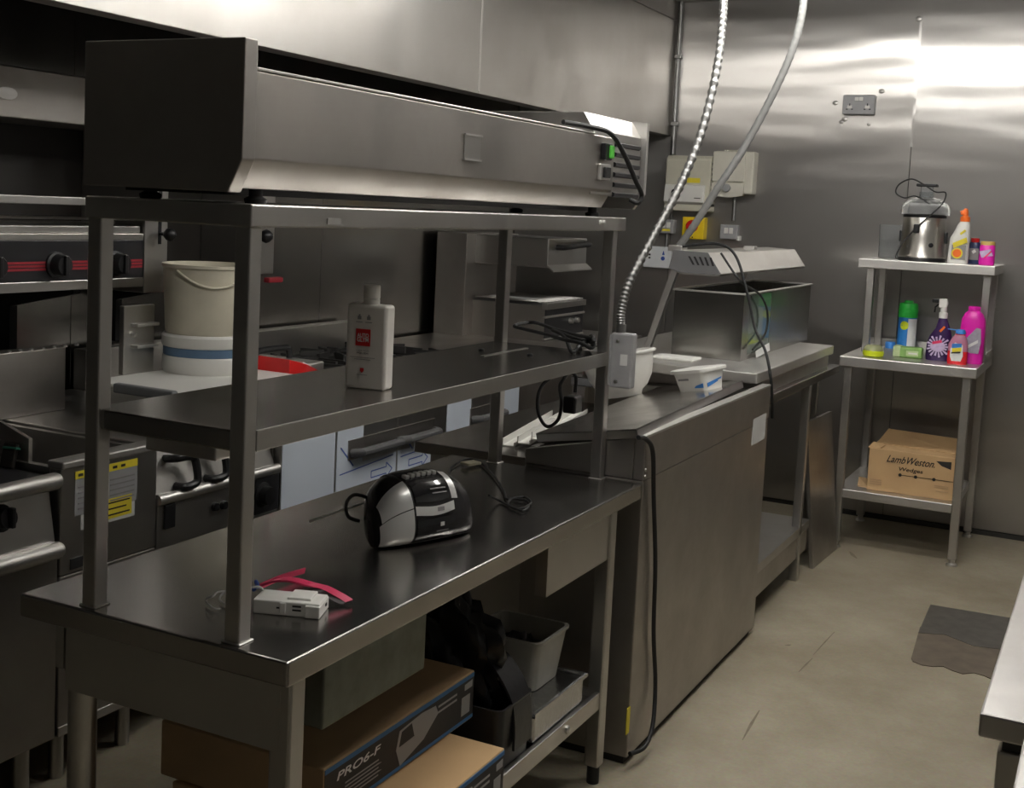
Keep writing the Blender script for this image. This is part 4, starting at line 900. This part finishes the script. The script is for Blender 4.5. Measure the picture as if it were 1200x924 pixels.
# ---- pink strap
def ribbon(pts, side, wd, th):
    b = B(); secs = []
    for i, p in enumerate(pts):
        d = (pts[min(len(pts)-1, i+1)]-pts[max(0, i-1)]).normalized(); s_ = side[i] if isinstance(side, list) else side
        n = d.cross(s_).normalized()
        secs.append([p-s_*wd/2-n*th/2, p+s_*wd/2-n*th/2, p+s_*wd/2+n*th/2, p-s_*wd/2+n*th/2])
    return b.loft(secs)
pk = thing('pink_strap', zf(360, 695, 0), 'curled pink plastic strap with dark underside lying on the table', 'strap')
sdv = V(.5, .86, .25).normalized()
arc = spline([zf(303, 688, .012), zf(322, 681, .028), zf(342, 680, .036), zf(362, 685, .036), zf(380, 689, .03), zf(396, 697, .018), zf(409, 705, .008)], 8)
part('upper_band', ribbon(arc, sdv, .015, .004), 'pink', pk)
part('lower_band', ribbon(spline([zf(409, 706, .006), zf(402, 707, .006), zf(388, 700, .014), zf(376, 694, .024), zf(366, 690, .028)], 8), sdv, .014, .003), 'pink_dark', pk)
part('tail', ribbon(spline([zf(304, 688, .012), zf(330, 677, .014), zf(357, 669, .012)], 8), V(0, .35, .94).normalized(), .011, .003), 'pink', pk)
# ================================================================== UNDER THE TABLE
def printed_box(name, label, x0, x1, y0, y1, z0, z1, top):
    t = thing(name, ((x0+x1)/2, (y0+y1)/2, z0), label, 'box')
    part('carton', B().box(x0, x1, y0, y1, z0, z1, .003), top, t)
    part('printed_side', B().box(x1-.001, x1+.001, y0+.003, y1-.003, z0+.004, z1-.012), 'print_black', t)
    part('blue_trim', B().box(x1-.001, x1+.0015, y0+.003, y1-.003, z1-.013, z1-.004), 'box_blue', t)
    part('blue_trim', B().box(x1-.001, x1+.0015, y0+.003, y1-.003, z0+.004, z0+.012), 'box_blue', t)
    ln, hh = y1-y0, z1-z0
    pic = lambda a, b_: V(x1+.0012, y0+ln*a, z0+hh*b_)
    part('printed_picture', B().prism([pic(.46, .10), pic(.43, .45), pic(.45, .78), pic(.60, .84), pic(.70, .80), pic(.72, .62), pic(.62, .3)], (.0006, 0, 0)), 'print_grey', t)
    part('printed_picture', B().prism([pic(.45, .48), pic(.465, .74), pic(.53, .78), pic(.55, .5)], (.0012, 0, 0)), 'print_black', t)
    part('print_label', B().prism([pic(.90, .2), pic(.965, .2), pic(.965, .58), pic(.90, .58)], (.0006, 0, 0)), 'print_grey', t)
    part('print_logo', B().prism([pic(.92, .70), pic(.98, .70), pic(.98, .84), pic(.92, .82)], (.0006, 0, 0)), 'print_grey', t)
    for k in range(5): part('print_line', B().prism([pic(.12, .5-k*.07), pic(.32+.02*(k % 2), .5-k*.07), pic(.32, .525-k*.07), pic(.12, .525-k*.07)], (.0005, 0, 0)), 'print_grey', t)
    for k in range(2): part('print_line', B().prism([pic(.72, .72-k*.11), pic(.86, .72-k*.11), pic(.86, .76-k*.11), pic(.72, .76-k*.11)], (.0005, 0, 0)), 'print_grey', t)
    text('PRO6-F', pic(.2, .72), (0, 1, 0), (0, 0, 1), ln*.26, 'paper', t, height=hh*.15, shear=.2, bold=.02)
    return t
printed_box('tool_carton', 'closed brown carton with dark printed side, uppermost of the two under the table', -.50, -.108, .27, .86, .386, .498, 'cardboard')
printed_box('tool_carton', 'paler brown carton with blue printed trim, beneath the other carton on the rack', -.46, .025, .26, .76, .2625, .3855, 'cardboard_pale')
# grey tub with black contents, foil tray, black bag
tb0 = V(-.185, 1.255, .337)
gt = thing('storage_tub', tb0, 'grey square plastic tub filled with black rags under the table', 'tub')
def sq(c, hx, hy, z, r=.02, n=4):
    out = []
    for k, (sx, sy) in enumerate(((1, 1), (-1, 1), (-1, -1), (1, -1))):
        for i in range(n):
            a = math.pi/2*(k+i/(n-1)); out.append(V(c.x+sx*(hx-r)+r*math.cos(a), c.y+sy*(hy-r)+r*math.sin(a), c.z+z))
    return out
part('tub', B().loft([sq(tb0, .082, .075, 0), sq(tb0, .098, .092, .125), sq(tb0, .103, .097, .126), sq(tb0, .103, .097, .133), sq(tb0, .095, .089, .133), sq(tb0, .078, .071, .01)]), 'tub_grey', gt)
b = B(); t_ = bmesh.new(); bmesh.ops.create_icosphere(t_, subdivisions=3, radius=1)
for v in t_.verts:
    n = .75+.25*math.sin(v.co.x*7+v.co.y*5)*math.cos(v.co.z*6+v.co.x*3); v.co = V(tb0.x+v.co.x*.08*n, tb0.y+v.co.y*.075*n, tb0.z+.075+v.co.z*.045*n)
b._join(t_, True); tag(part('black_rag', b, 'bag_black', smooth=60), 'crumpled black rag inside the grey tub', 'cloth')
ft = thing('foil_tray', (-.2, 1.2, .262), 'silver foil wrapped tray on the rack beneath the grey tub', 'tray')
part('tray', B().box(-.36, -.042, 1.056, 1.36, .2635, .335, .008), 'foil', ft)
part('rim', B().tube([V(-.365, 1.052, .336), V(-.04, 1.052, .336), V(-.04, 1.365, .336), V(-.365, 1.365, .336)], .007, 8, True), 'foil', ft)
b = B(); t_ = bmesh.new(); bmesh.ops.create_icosphere(t_, subdivisions=4, radius=1)
for v in t_.verts:
    c = v.co.copy(); n = 1+.16*math.sin(c.x*6+c.z*9)+.12*math.cos(c.y*11+c.z*4)+.06*math.sin(c.x*19+c.y*15)
    v.co = V(-.225+c.x*.125*n, .958+c.y*.06*n, .47+c.z*.175*n)
b._join(t_, True)
bin_bag = tag(part('bin_bag', b, 'bag_black', smooth=60), 'shiny black bin bag stuffed between the cartons and the grey tub', 'bag')
part('bag_strip', ribbon(spline([V(-.16, .99, .50), V(-.10, .98, .48), V(-.05, .975, .42), V(-.036, .975, .36), V(-.032, .97, .30)], 6), V(0, 1, 0), .09, .006), 'bag_black', bin_bag)
bt_ = thing('black_crate', (-.12, .95, .262), 'black plastic crate holding the bin bag beside the foil tray', 'crate')
part('crate', B().loft([sq(V(-.21, .957, .2625), .165, .082, 0), sq(V(-.21, .957, .2625), .17, .086, .145), sq(V(-.21, .957, .2625), .164, .08, .145), sq(V(-.21, .957, .2625), .16, .077, .01)]), 'black_plastic', bt_)
# dark bag and brown box on the floor at the near end
b = B(); t_ = bmesh.new(); bmesh.ops.create_icosphere(t_, subdivisions=4, radius=1)
for v in t_.verts:
    c = v.co.copy(); n = 1+.14*math.sin(c.x*7+c.z*6)+.12*math.cos(c.y*9+c.z*5)+.05*math.sin(c.x*17+c.y*21)
    v.co = V(-.27+c.x*.19*n, .38+c.y*.24*n, max(.002, .10+c.z*.10*n))
b._join(t_, True)
tag(part('rubbish_bag', b, 'bag_black', smooth=60), 'crumpled black sack on the floor beneath the rack of the gantry table', 'bag')
# ================================================================== COOKING LINE
CXF = -1.2
def rail(y0, y1, x, z, r): return B().tube([V(x, y0, z), V(x, y1-r*.6, z), V(x, y1-r*.2, z), V(x, y1, z)], [r, r, r*.8, r*.3], 16)
ra = thing('gas_range', (-1.65, .15, 0), 'stainless cooking range with two rounded rails and black knobs', 'range')
part('body', B().box(-2.1, CXF, -.4, .66, .14, .62, .004), 'steel_worn', ra)
part('control_panel', B().prism([V(CXF, -.4, .63), V(CXF-.03, -.4, .80), V(-2.1, -.4, .80), V(-2.1, -.4, .63)], (0, 1.055, 0), .003), 'steel', ra)
part('front_rail', rail(-.4, .655, CXF+.008, .815, .022), 'steel_bright', ra)
part('oven_rail', rail(-.4, .662, CXF+.012, .638, .022), 'steel_bright', ra)
for y in (.497, .2, -.1):
    k = part('knob', B().lathe([(.034, 0), (.034, .008), (.026, .012), (.025, .034), (0, .036)], (CXF-.022, y, .745), 18, axis=(1, 0, .18)), 'black_plastic', ra)
    part('grip', B().obox((CXF+.02, y, .753), (.018, 0, 0), (0, .012, 0), (0, 0, .05), .003), 'black_plastic', k)
part('hob_top', B().box(-2.1, CXF-.02, -.4, .655, .80, .822, .003), 'black_enamel', ra)
for y in (-.34, .6):
    for x in (-1.26, -2.04): part('leg', B().cyl((x, y, 0), (x, y, .145), .024, 14), 'steel', ra)
part('backsplash', B().box(-2.1, -2.06, -.4, .655, .822, 1.08), 'steel_worn', ra)
for (x, y) in ((-1.45, .3), (-1.8, .3), (-1.45, -.1), (-1.8, -.1)):
    g = B()
    for k in range(5): g.box(x-.15, x+.15, y-.14+k*.07-.006, y-.14+k*.07+.006, .822, .846)
    for s in (-1, 1): g.box(x+s*.14-.007, x+s*.14+.007, y-.16, y+.16, .822, .84)
    part('pan_support', g, 'cast_iron', ra)
t = thing('scourer', (-1.37, .65, .822), 'small blackened scourer with a dull green stripe leaning against the fryer splash guard', 'scourer')
part('sponge', B().obox((-1.37, .655, .853), (.045, 0, 0), (0, .012, -.003), (0, .015, .062), .003), 'grease_black', t)
part('green_layer', B().obox((-1.368, .6595, .872), (.05, 0, .004), (0, .015, -.003), (0, .0015, .006), .001), 'teal', t)
# fryer with warning labels
fb = thing('deep_fryer', (-1.65, .84, 0), 'stainless deep fryer with yellow warning labels on its front', 'fryer')
part('body', B().box(-2.1, CXF, .668, 1.012, .14, .56, .003), 'steel_worn', fb)
part('upper_front', B().box(-1.24, CXF, .668, 1.012, .563, .838, .003), 'steel', fb)
part('tank_side', B().box(-2.1, -1.24, .668, .69, .56, .838), 'steel', fb)
part('tank_side', B().box(-2.1, -1.24, .99, 1.012, .56, .838), 'steel', fb)
part('tank_back', B().box(-2.1, -1.9, .69, .99, .56, .838), 'steel', fb)
part('oil', B().box(-1.9, -1.24, .69, .99, .56, .74), 'grease_black', fb, 'dark frying oil')
part('front_lip', B().box(-1.25, CXF+.006, .668, 1.012, .836, .856, .004), 'steel_bright', fb)
part('badge', B().box(CXF-.001, CXF+.003, .70, .80, .572, .6), 'black_enamel', fb)
for y in (.72, .96):
    for x in (-1.26, -2.04): part('leg', B().cyl((x, y, 0), (x, y, .145), .02, 14), 'steel', fb)
part('base_bar', B().box(CXF-.02, CXF+.003, .668, 1.012, .14, .165, .002), 'steel_bright', fb)
g0, g1 = P(88, 545, x=CXF), P(161, 538, x=CXF)
yl0, yl1 = g0.y, g1.y; zt_ = P(161, 537, x=CXF).z
part('caution_label', B().box(CXF, CXF+.0012, yl0, yl1, zt_-.115, zt_), 'socket_grey', fb)
part('yellow_header', B().box(CXF, CXF+.0018, yl0, yl1, zt_-.02, zt_), 'label_yellow', fb)
for k in range(5):
    for (a, b_) in ((.05, .45), (.55, .95)): part('print_line', B().box(CXF, CXF+.0018, yl0+(yl1-yl0)*a, yl0+(yl1-yl0)*b_, zt_-.045-k*.014, zt_-.041-k*.014), 'ink_grey', fb)
for k in range(6): part('print_line', B().box(CXF, CXF+.0022, yl0+.01+k*.03, yl0+.026+k*.03, zt_-.014, zt_-.007), 'ink', fb)
n0, n1 = P(95, 575, x=CXF).y, P(158, 570, x=CXF).y; zb_ = P(157, 602, x=CXF).z; zn = zt_-.117
part('notice_sheet', B().box(CXF, CXF+.001, n0, n1, zb_-.005, zn), 'paper', fb)
part('notice_yellow', B().box(CXF, CXF+.0016, n0+.02, n1-.012, zb_+.004, zb_+.058), 'label_yellow', fb)
for k in range(3): part('print_line', B().box(CXF, CXF+.002, n0+.03, n1-.02-.012*(k % 2), zb_+.012+k*.016, zb_+.016+k*.016), 'ink', fb)
gp = [P(0, 440, y=.70), P(22, 443, y=.70), P(112, 500, y=.70), P(112, 520, y=.70), P(0, 500, y=.70)]
part('splash_guard', B().prism([V(-1.795, .672, .838), V(-1.795, .672, 1.03), V(-1.72, .672, 1.02), V(-1.32, .672, .90), V(-1.32, .672, .84)], (0, .012, 0)), 'steel_worn', fb)
# chargrill hood/backsplash behind, with studs
zc1 = P(0, 415, x=-1.8).z
cg = thing('grill_backplate', (-1.85, .9, .9), 'dark studded steel backplate standing behind the range and fryer', 'panel')
part('plate', B().box(-1.86, -1.8, .5, 1.25, .846, zc1, .002), 'steel_worn', cg)
for k in range(10):
    q = P(0+k*13.2, 416-k*1.35, x=-1.8); part('stud', B().lathe([(.007, 0), (.007, .006), (0, .01)], (-1.81, q.y, zc1-.001), 10), 'steel_bright', cg)
part('ledge', B().box(-2.05, -1.86, .5, 1.25, zc1-.06, zc1-.03), 'grease_black', cg)
# fryer / griddle with U handles
gc = thing('lidded_fryer', (-1.65, 1.29, 0), 'stainless fryer with two black loop handles and a control panel', 'fryer')
y0, y1 = 1.018, 1.566
part('body', B().box(-2.1, CXF-.02, y0, y1, .14, .548, .003), 'steel_worn', gc)
part('control_panel', B().box(-1.6, CXF, y0, y1, .55, .682, .003), 'steel', gc)
part('bullnose_rail', B().tube([V(CXF-.002, y0, .69), V(CXF-.002, y1-.004, .69), V(CXF-.002, y1, .69)], [.016, .016, .008], 14), 'steel_bright', gc)
part('sloped_front', B().prism([V(CXF-.012, y0, .695), V(CXF-.07, y0, .845), V(-2.1, y0, .845), V(-2.1, y0, .695)], (0, y1-y0-.004, 0), .003), 'steel', gc)
for (u, v0, v1) in ((205, 541, 580), (240, 538, 572)):
    a, b_ = P(u, v0, x=CXF-.03), P(u+2, v1, x=CXF-.01)
    ya = a.y
    ya = P(u-6, 560, x=CXF-.03).y
    part('loop_handle', B().tube(spline([V(CXF-.05, ya, .79), V(CXF-.01, ya+.005, .795), V(CXF-.002, ya+.05, .795), V(CXF+.0, ya+.07, .782), V(CXF+.01, ya+.072, .735), V(CXF+.012, ya+.06, .716), V(CXF+.008, ya+.02, .712), V(CXF-.02, ya+.012, .712)], 5), .012, 10), 'black_plastic', gc)
q = P(307, 580, x=CXF)
kb = part('knob', B().lathe([(.04, 0), (.04, .006), (.03, .01), (.028, .035), (0, .037)], (CXF, q.y, q.z), 18, axis=(1, 0, 0)), 'black_plastic', gc)
for (u, v) in ((251, 594), (261, 592)):
    q = P(u, v, x=CXF); part('button', B().lathe([(.014, 0), (.012, .012), (0, .013)], (CXF, q.y, q.z), 14, axis=(1, 0, 0)), 'black_plastic', gc)
q = P(198, 605, x=CXF); part('rocker_switch', B().box(CXF-.001, CXF+.006, q.y-.022, q.y+.022, q.z-.035, q.z+.035, .003), 'black_plastic', gc)
part('end_block', B().box(-1.5, CXF+.004, y1-.12, y1+.0, .56, .675, .004), 'black_enamel', gc)
# oven range with protective film
ov = thing('oven_range', (-1.65, 2.4, 0), 'new oven range with white and blue protective film on its doors', 'range')
part('body', B().box(-2.1, CXF-.03, 1.572, 3.3, .14, .80, .003), 'steel_worn', ov)
part('top', B().box(-2.1, CXF-.01, 1.572, 3.3, .80, .845, .004), 'steel_worn', ov)
dy = [1.575, P(393, 540, x=CXF).y, P(465, 530, x=CXF).y, P(552, 490, x=CXF).y, 3.295]
for i in range(4):
    d = part('door', B().box(CXF-.029, CXF, dy[i]+.002, dy[i+1]-.002, .2, .79, .003), 'steel', ov)
    a, b_ = dy[i]+.006, dy[i+1]-.006
    if i == 0: part('protective_film', B().box(CXF-.001, CXF+.0012, a, b_, .21, .78), 'film_white', d)
    else:
        part('protective_film', B().box(CXF-.001, CXF+.0012, a, b_, .21, .632), 'film_white', d)
        if i == 1: part('protective_film', B().box(CXF-.001, CXF+.0014, a, a+.16, .63, .78), 'film_white', d)
        else: part('protective_film', B().box(CXF-.001, CXF+.0014, b_-.2, b_, .63, .78), 'film_white', d)
        hy = (b_-.30, b_-.0) if i == 1 else (a, a+.26)
        part('handle', B().tube([V(CXF, hy[0], .672), V(CXF+.035, hy[0]+.02, .676), V(CXF+.035, hy[1]-.02, .676), V(CXF, hy[1], .672)], .016, 10), 'handle_grey', d)
        part('handle_plate', B().box(CXF-.001, CXF+.004, hy[0]-.02, hy[1]+.0, .65, .72), 'steel_worn', d)
        # printed guide line and arrow on the film
        X = CXF+.0014
        part('film_line', B().prism([V(X, a+.02, .605), V(X, b_-.02, .622), V(X, b_-.02, .626), V(X, a+.02, .609)], (.0006, 0, 0)), 'ink_blue', d)
        part('film_line', B().prism([V(X, a+.02, .70), V(X, a+.1, .625), V(X, a+.104, .628), V(X, a+.024, .703)], (.0009, 0, 0)), 'ink_blue', d)
        ya = a+(.22 if i == 1 else .08); zz = .575
        arrow = [(0, -.012), (.1, -.012), (.1, -.028), (.14, 0), (.1, .028), (.1, .012), (0, .012)]
        for (p_, q_) in zip(arrow, arrow[1:]+arrow[:1]):
            p3, q3 = V(X, ya+p_[0], zz+p_[1]), V(X, ya+q_[0], zz+q_[1]); dd = (q3-p3).normalized(); nn = V(0, -dd.z, dd.y)*.002
            part('film_arrow', B().prism([p3-nn, q3-nn, q3+nn, p3+nn], (.0006, 0, 0)), 'ink_blue', d)
for i in range(3):
    for j in range(2):
        x, y = -1.5-j*.36, 2.46+i*.34; g = B()
        g.box(x-.16, x+.16, y-.15, y-.135, .845, .885); g.box(x-.16, x+.16, y+.135, y+.15, .845, .885)
        for a in range(8):
            an = a*math.pi/4+.2; d = V(math.cos(an), math.sin(an), 0); n = V(-d.y, d.x, 0)*.007
            p0_, p1_ = V(x, y, .87)+d*.04, V(x, y, .87)+d*.145
            g.hexa([p0_-n, p1_-n, p1_+n, p0_+n], [q+V(0, 0, .03) for q in (p0_-n, p1_-n, p1_+n, p0_+n)])
        ps = part('pan_support', g, 'cast_iron', ov)
        part('burner_cap', B().lathe([(.06, .845), (.06, .87), (.045, .882), (0, .884)], (x, y, 0), 18), 'cast_iron', ps)
part('backsplash', B().box(-2.1, -2.04, 1.572, 3.3, .845, .985, .003), 'steel', ov)
for y in (1.65, 3.2):
    for x in (-1.28, -2.04): part('leg', B().cyl((x, y, 0), (x, y, .145), .022, 14), 'steel', ov)
# lid with black handle on the range
fl2 = thing('fryer_lid', (-1.75, 2.0, .845), 'flat stainless fryer lid with arched black handle on the oven range', 'lid')
part('lid', B().box(-2.02, -1.55, 2.05, 2.30, .846, .93, .006), 'steel_bright', fl2)
part('handle', B().tube(spline([V(-1.7, 2.07, .93), V(-1.7, 2.075, .96), V(-1.7, 2.1, .972), V(-1.7, 2.25, .972), V(-1.7, 2.275, .96), V(-1.7, 2.28, .93)], 6), .012, 10), 'black_plastic', fl2)
# ---- white box, bucket stack, red scoop
wbx = thing('white_crate', (-1.55, 1.45, .845), 'white plastic lidded box with grey clip handle under the bucket', 'box')
part('box', B().box(-1.62, -1.27, 1.18, 1.72, .846, .955, .008), 'white_plastic', wbx)
part('lid', B().box(-1.63, -1.26, 1.17, 1.73, .95, .967, .006), 'white_plastic', wbx)
part('clip_handle', B().box(-1.50, -1.27, 1.145, 1.172, .945, .974, .006), 'clip_grey', wbx)
bc = P(231, 436, z=.967); bc = V(bc.x+.0, bc.y+.05, .967)
DIA = .145
lt = thing('lidded_pail', bc, 'low white lidded pail with a blue band beneath the cloudy bucket', 'pail')
part('pail', B().lathe([(DIA*.97, 0), (DIA*1.0, .01), (DIA*1.0, .05), (DIA*.98, .055), (DIA*.97, .056), (DIA*.97, .085)], bc, 40), 'white_plastic', lt)
part('blue_band', B().lathe([(DIA*.975, .056), (DIA*.985, .058), (DIA*.985, .082), (DIA*.975, .084)], bc, 40, cap=False), 'band_blue', lt)
part('lid', B().lathe([(DIA*1.0, .085), (DIA*1.02, .09), (DIA*1.02, .118), (DIA*.98, .126), (0, .126)], bc, 40), 'white_plastic', lt)
bk = thing('bucket', bc+V(0, 0, .126), 'cloudy translucent white bucket stacked on the lidded pail', 'bucket')
b2_ = bc+V(0, 0, .126)
part('bucket', B().lathe([(DIA*.92, 0), (DIA*.95, .006), (DIA*1.02, .212), (DIA*1.05, .214), (DIA*1.05, .224), (DIA*1.0, .224), (DIA*.985, .2), (DIA*.9, .012), (0, .012)], b2_, 44), 'dirty_white', bk)
b = B()
hd0 = [b2_+V(DIA*1.04*math.cos(a), DIA*1.04*math.sin(a), .205-.05*math.sin((a+1.6)/1.7*math.pi)) for a in [-1.6+1.7*i/14 for i in range(15)]]
part('handle', B().tube(hd0, .004, 8), 'dirty_white', bk)
rs_ = P(330, 425, z=.93)
sc = thing('red_scoop', (rs_.x, rs_.y, .916), 'red plastic dustpan scoop with white sticker beside the bucket', 'scoop')
sx_, sy_ = -1.42, 2.0
rz = .90
part('pan', B().loft([[V(-1.60, 1.74, rz), V(-1.30, 1.74, rz), V(-1.30, 1.74, rz+.11), V(-1.60, 1.74, rz+.115)], [V(-1.58, 1.84, rz), V(-1.31, 1.84, rz), V(-1.30, 1.84, rz+.085), V(-1.59, 1.84, rz+.095)], [V(-1.50, 1.98, rz+.01), V(-1.36, 1.98, rz+.01), V(-1.34, 1.98, rz+.042), V(-1.52, 1.98, rz+.052)]]), 'red', sc)
part('sticker', B().hexa([V(-1.42, 1.835, rz+.09), V(-1.315, 1.835, rz+.087), V(-1.35, 1.935, rz+.061), V(-1.45, 1.935, rz+.066)], [V(-1.42, 1.835, rz+.096), V(-1.315, 1.835, rz+.093), V(-1.35, 1.935, rz+.067), V(-1.45, 1.935, rz+.072)]), 'paper', sc)
tag(part('white_tray', B().box(-1.62, -1.24, 1.735, 2.0, .846, .90, .006), 'white_plastic'), 'white plastic tray lying beneath the red scoop', 'tray')
# ---- wall-mounted salamander grill on the left
SXF = -1.72
sl = thing('salamander_grill', (-1.85, .9, 1.22), 'wide wall-mounted salamander grill with red-striped black control panel', 'grill')
yA, yB = .0, P(168, 300, x=SXF).y
yC = P(195, 300, x=SXF).y
part('back_box', B().box(XL+.01, -2.0, yA, yC, 1.225, 1.87), 'grease_black', sl)
part('top_housing', B().box(-2.0, SXF, yA, yC+.55, 1.733, 1.878, .004), 'steel_worn', sl)
part('housing_vent', B().lathe([(.018, 0), (.018, .003), (0, .004)], (SXF, P(8, 105, x=SXF).y, 1.80), 14, axis=(1, 0, 0), sy=2), 'steel_bright', sl)
part('front_bar', B().box(-1.63, SXF, yA, yC, 1.492, 1.515, .002), 'steel', sl)
for k, z in enumerate((1.45, 1.436)): part('grid_bar', B().cyl((SXF-.03-.03*k, yA, z), (SXF-.03-.03*k, yB-.01-.06*k, z), .005, 8), 'steel_bright', sl)
part('drip_tray', B().box(-1.94, SXF-.01, yA, yB-.005, 1.405, 1.428, .004), 'steel', sl)
part('upper_trim', B().box(-1.94, SXF, yA, yB, 1.384, 1.404, .002), 'steel', sl)
part('control_panel', B().box(-2.0, SXF, yA, yB, 1.262, 1.384, .002), 'black_enamel', sl)
part('lower_trim', B().box(-2.0, SXF+.002, yA, yB, 1.232, 1.262, .002), 'steel', sl)
zs = P(50, 311, x=SXF).z
for k in range(3): part('red_stripe', B().box(SXF-.001, SXF+.001, yA, yB-.004, zs-.016+k*.010, zs-.009+k*.010), 'dark_red', sl)
for u, v in ((-12, 313), (65, 311), (135, 310)):
    q = P(u, v, x=SXF)
    k = part('knob', B().lathe([(.04, 0), (.04, .008), (.033, .012), (.031, .038), (.028, .042), (0, .043)], (SXF, q.y, zs), 20, axis=(1, 0, 0)), 'black_plastic', sl)
    part('grip', B().obox((SXF+.045, q.y, zs), (.012, 0, 0), (0, .014, 0), (0, 0, .06), .003), 'black_plastic', k)
part('side_column', B().box(-2.0, SXF+.004, yB+.001, yC, 1.21, 1.733, .003), 'steel', sl)
q = P(186, 262, x=SXF+.005)
part('lever_slot', B().box(SXF, SXF+.0055, q.y+.0, q.y+.014, 1.37, 1.56), 'black_enamel', sl)
qb = P(199, 275, x=SXF+.05)
part('lever', B().cyl((SXF, q.y+.007, qb.z-.0), (SXF+.05, qb.y, qb.z), .006, 8), 'black_enamel', sl)
part('lever_ball', B().lathe([(.001, -.022), (.012, -.018), (.02, -.008), (.022, 0), (.02, .008), (.012, .018), (.001, .022)], qb, 16), 'black_plastic', sl)
yD0, yD1 = P(304, 300, x=SXF).y, P(320, 300, x=SXF).y
part('bay_back', B().box(XL+.01, -2.0, yC, yD1, 1.22, 1.87), 'grease_black', sl)
part('side_column', B().box(-2.0, SXF+.004, yD0, yD1, 1.255, 1.733, .003), 'steel', sl)
qb = P(312, 277, x=SXF+.04)
part('lever_ball', B().lathe([(.001, -.026), (.014, -.02), (.024, -.01), (.026, 0), (.024, .01), (.014, .02), (.001, .026)], qb, 16), 'black_plastic', sl)
part('lever', B().cyl((SXF, qb.y, qb.z), (SXF+.03, qb.y, qb.z), .006, 8), 'black_enamel', sl)
q = P(326, 328, x=SXF)
part('red_handle', B().box(SXF-.02, SXF+.01, yD1-.03, q.y+.02, q.z-.010, q.z+.010, .005), 'dark_red', sl)
part('bay_tray', B().box(-2.0, SXF, yC, yD0, 1.235, 1.26), 'black_enamel', sl)
for y in (P(32, 380, x=-2.0).y, 1.75): part('wall_bracket', B().prism([V(XL+.01, y, 1.23), V(-1.8, y, 1.23), V(-1.8, y, 1.21), V(-2.08, y, 1.15), V(-2.08, y, 1.0), V(XL+.01, y, 1.0)], (0, .03, 0)), 'black_enamel', sl)
# stainless gas manifold plate behind the bucket
gmx = -1.62
ym0, ym1 = P(145, 395, x=gmx).y, P(181, 395, x=gmx).y
gm = thing('pipe_bracket_plate', (gmx, (ym0+ym1)/2, .967), 'grey steel plate with two ledges and a screw behind the bucket', 'panel')
z0 = .968; z1 = P(160, 358, x=gmx).z
part('plate', B().box(gmx-.02, gmx, ym0, ym1, z0, z1, .003), 'steel', gm)
for v in (380, 405):
    q = P(160, v, x=gmx); part('ledge', B().box(gmx-.001, gmx+.03, ym0+.03, ym1-.01, q.z-.006, q.z+.004, .002), 'steel_bright', gm)
q = P(155, 392, x=gmx); part('screw', B().lathe([(.01, 0), (.01, .006), (.005, .016)], (gmx, q.y, q.z), 10, axis=(1, 0, 0)), 'steel_bright', gm)
# ---- end stand with small salamander toaster
es = thing('end_stand', (-1.65, 4.1, 0), 'stainless stand at the end of the cooking line below the small grill', 'stand')
part('worktop', B().box(-2.1, -1.25, 3.31, 4.95, .83, .866, .003), 'steel_worn', es)
part('body', B().box(-2.05, -1.3, 3.34, 4.9, .14, .83), 'steel_worn', es)
for y in (3.4, 4.85):
    for x in (-1.36, -2.0): part('leg', B().cyl((x, y, 0), (x, y, .145), .022, 14), 'steel', es)
sg = thing('toaster_grill', (-1.8, 4.43, .866), 'small dark salamander toaster with raised hood and wire rack', 'grill')
ga, gb, gx = 4.18, 4.68, -1.5
part('base', B().box(-2.05, gx, ga, gb, .866, 1.05, .004), 'black_enamel', sg)
part('base_side', B().box(-2.05, gx-.002, ga-.006, ga, .866, 1.05), 'steel_worn', sg)
part('front_trim', B().box(gx-.02, gx+.012, ga-.006, gb+.006, 1.03, 1.062, .003), 'steel', sg)
part('base_trim', B().box(gx-.01, gx+.006, ga-.006, gb+.006, .985, .997, .002), 'steel_bright', sg)
part('base_trim', B().box(gx-.01, gx+.006, ga-.006, gb+.006, .872, .882, .002), 'steel_bright', sg)
g = B()
for k in range(12): g.cyl((-2.0, ga+.02+k*.042, 1.068), (gx, ga+.02+k*.042, 1.068), .004, 6)
for x in (-2.0, -1.75, -1.54): g.cyl((x, ga, 1.064), (x, gb, 1.064), .004, 6)
part('wire_rack', g, 'steel', sg)
part('back_column', B().box(-2.1, -1.92, ga-.1, gb, .866, 1.40, .003), 'steel_worn', sg)
part('hood', B().box(-2.05, gx, ga, gb, 1.245, 1.395, .004), 'steel', sg)
part('hood_lip', B().prism([V(gx, ga-.004, 1.25), V(gx+.035, ga-.004, 1.225), V(gx+.035, ga-.004, 1.232), V(gx, ga-.004, 1.26)], (0, gb-ga+.008, 0)), 'steel_bright', sg)
part('hood_handle', B().tube(spline([V(gx, ga+.1, 1.35), V(gx+.04, ga+.12, 1.35), V(gx+.045, ga+.3, 1.36), V(gx+.04, gb-.06, 1.365), V(gx, gb-.04, 1.365)], 5), .014, 10), 'black_plastic', sg)
for y in (4.5, 4.58): part('control_knob', B().lathe([(.016, 0), (.014, .02), (0, .021)], (gx, y, .955), 12, axis=(1, 0, 0)), 'steel_bright', sg)
tag(part('paper_sheet', B().box(-1.86, -1.6, 4.24, 4.34, 1.0725, 1.0745), 'paper'), 'sheet of white paper lying on the toaster grill rack', 'paper')
